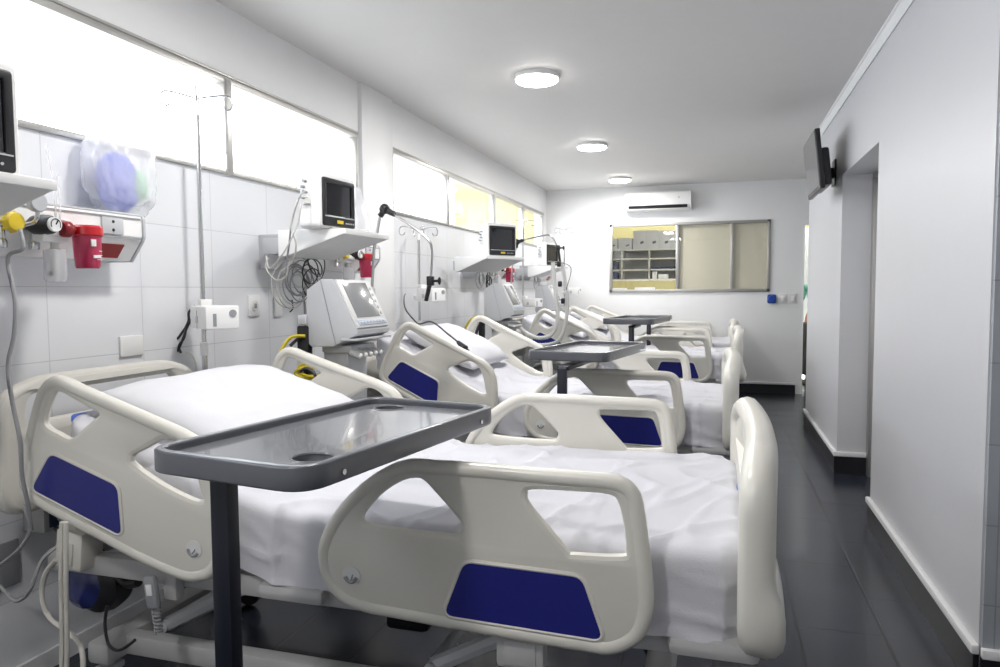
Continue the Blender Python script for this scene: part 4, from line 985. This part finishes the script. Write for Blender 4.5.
small('flat_folder', 'dark flat folder lying in the middle right compartment of the rack', 'folder', (-.80, SY - .04, 1.712), (.36, .26, .035), MATS['navy_linen'])
small('medicine_box', 'small white box standing in the lower right compartment', 'box', (-.93, SY - .06, 1.562), (.07, .16, .11), M_paper, 'small boxes in the rack'); small('medicine_box', 'second small white box in the lower right compartment, lying flat', 'box', (-.80, SY - .06, 1.562), (.15, .16, .07), M_paper, 'small boxes in the rack')
t = thing('counter', 'low counter under the long window in the room behind', 'counter', (-1.0, 10.80, 0))
m = MB(); m.box((0, 0, 1.33), (1.4, .45, .03), .004); m.build('worktop', M_cream, t); m = MB(); m.box((0, .02, .66), (1.36, .40, 1.31), .004); m.build('cabinet', M_cream, t)
small('paper_stack', 'white paper stack at the left of the counter behind the window', 'papers', (-1.42, 10.75, 1.346), (.26, .2, .075), M_paper, 'paper stacks behind the window'); small('paper_stack', 'white paper stack in the middle of the counter behind the window', 'papers', (-1.02, 10.75, 1.346), (.28, .2, .085), M_paper, 'paper stacks behind the window')
# ------------------------------------------------------------------ person beyond the far doorway
def skin_body(name, joints, edges, m_, parent=None, sub=2):
    me = bpy.data.meshes.new(name); me.from_pydata([j[0] for j in joints], edges, []); o = link(name, me, None)
    sk = o.modifiers.new('s', 'SKIN'); 
    for i, j in enumerate(joints): me.skin_vertices[0].data[i].radius = j[1]
    me.skin_vertices[0].data[0].use_root = True
    ss = o.modifiers.new('u', 'SUBSURF'); ss.levels = sub; ss.render_levels = sub
    dg = bpy.context.evaluated_depsgraph_get(); dg.update(); nm = bpy.data.meshes.new_from_object(o.evaluated_get(dg)); bpy.data.objects.remove(o); bpy.data.meshes.remove(me)
    nm.materials.clear()
    for p in nm.polygons: p.use_smooth = True
    return link(name, nm, m_, parent)
pr_ = thing('person', 'person in green scrubs standing beyond the far doorway, mostly hidden by the wall', 'person', (1.37, 11.30, 0), R(100))
J = [((0, 0, .96), (.13, .10)), ((0, 0, 1.12), (.12, .09)), ((0, 0, 1.30), (.15, .10)), ((0, 0, 1.42), (.12, .09)), ((0, -.0, 1.50), (.05, .05)), ((.01, 0, 1.56), (.06, .07)), ((.02, 0, 1.66), (.075, .09)), ((.01, 0, 1.74), (.05, .06)),
     ((0, .17, 1.41), (.055, .055)), ((0, .24, 1.15), (.042, .042)), ((.14, .20, 1.02), (.032, .032)), ((.20, .18, .98), (.03, .02)),
     ((0, -.17, 1.41), (.055, .055)), ((0, -.24, 1.15), (.042, .042)), ((.14, -.20, 1.02), (.032, .032)), ((.20, -.18, .98), (.03, .02)),
     ((0, .09, .90), (.09, .09)), ((.01, .10, .50), (.06, .06)), ((0, .10, .09), (.04, .04)), ((.12, .10, .035), (.035, .03)),
     ((0, -.09, .90), (.09, .09)), ((.01, -.10, .50), (.06, .06)), ((0, -.10, .09), (.04, .04)), ((.12, -.10, .035), (.035, .03))]
Ed = [(0, 1), (1, 2), (2, 3), (3, 4), (4, 5), (5, 6), (6, 7), (3, 8), (8, 9), (9, 10), (10, 11), (3, 12), (12, 13), (13, 14), (14, 15), (0, 16), (16, 17), (17, 18), (18, 19), (0, 20), (20, 21), (21, 22), (22, 23)]
for s_, wi in ((1, 11), (-1, 15)):        # five fingers on each palm, one skinned surface with the body
    for k in range(5):
        L = (.045, .070, .078, .072, .055)[k]; base = Vector((.235 if k else .215, s_ * (.205 - .013 * k) if k else s_ * .150, .965))
        if k: base.y = s_ * (.20 - .013 * (k - 1)); 
        tip = base + Vector((L * .8, (-.02 * s_ if k == 0 else 0), -.35 * L)); mid = (base + tip) / 2 + Vector((0, 0, .008))
        n0 = len(J); J += [(tuple(base), (.010, .010)), (tuple(mid), (.009, .009)), (tuple(tip), (.0075, .0075))]; Ed += [(wi, n0), (n0, n0 + 1), (n0 + 1, n0 + 2)]
body = skin_body('body', J, Ed, M_skin, pr_)
skin_body('tunic', [((0, 0, .82), (.19, .15)), ((0, 0, 1.0), (.17, .13)), ((0, 0, 1.15), (.15, .115)), ((0, 0, 1.32), (.175, .125)), ((0, 0, 1.43), (.13, .10)), ((0, .18, 1.41), (.075, .075)), ((0, .235, 1.22), (.065, .065)), ((0, -.18, 1.41), (.075, .075)), ((0, -.235, 1.22), (.065, .065))],
          [(0, 1), (1, 2), (2, 3), (3, 4), (4, 5), (5, 6), (4, 7), (7, 8)], M_green, pr_)
skin_body('trousers', [((0, 0, .92), (.15, .12)), ((0, .11, .84), (.11, .11)), ((.01, .13, .50), (.11, .11)), ((0, .13, .12), (.10, .10)), ((0, -.11, .84), (.11, .11)), ((.01, -.13, .50), (.11, .11)), ((0, -.13, .12), (.10, .10))], [(0, 1), (1, 2), (2, 3), (0, 4), (4, 5), (5, 6)], M_pants, pr_)
m = MB(); m.sph((-.005, 0, 1.71), .1, (1, .85, 1.02), n=20); m.build('surgical_cap', M_green, pr_)
for s in (-1, 1):
    m = MB(); m.box((.05, s * .10, .03), (.27, .095, .06), .025, seg=3); m.build('shoe', M_hair, pr_)
# ------------------------------------------------------------------ world, camera, colour
wd = bpy.data.worlds.new('sky'); bpy.context.scene.world = wd; wd.use_nodes = True
bg = wd.node_tree.nodes['Background']; bg.inputs[0].default_value = (.88, .94, 1, 1); bg.inputs[1].default_value = 7.5
cd = bpy.data.cameras.new('camera'); cam = bpy.data.objects.new('camera', cd); C.objects.link(cam)
cd.sensor_width = 36; cd.lens = FPX * 36 / 1000; cd.clip_start = .02
M4 = MW.to_4x4(); M4.translation = EYE; cam.matrix_world = M4
bpy.context.scene.camera = cam
vs = bpy.context.scene.view_settings
vs.view_transform = 'Standard'; vs.look = 'None'; vs.gamma = 1; vs.use_curve_mapping = False; vs.exposure = 0.24
cy = bpy.context.scene.cycles
cy.max_bounces = 10; cy.diffuse_bounces = 6; cy.glossy_bounces = 4; cy.transparent_max_bounces = 12; cy.sample_clamp_indirect = 8; cy.use_denoising = True
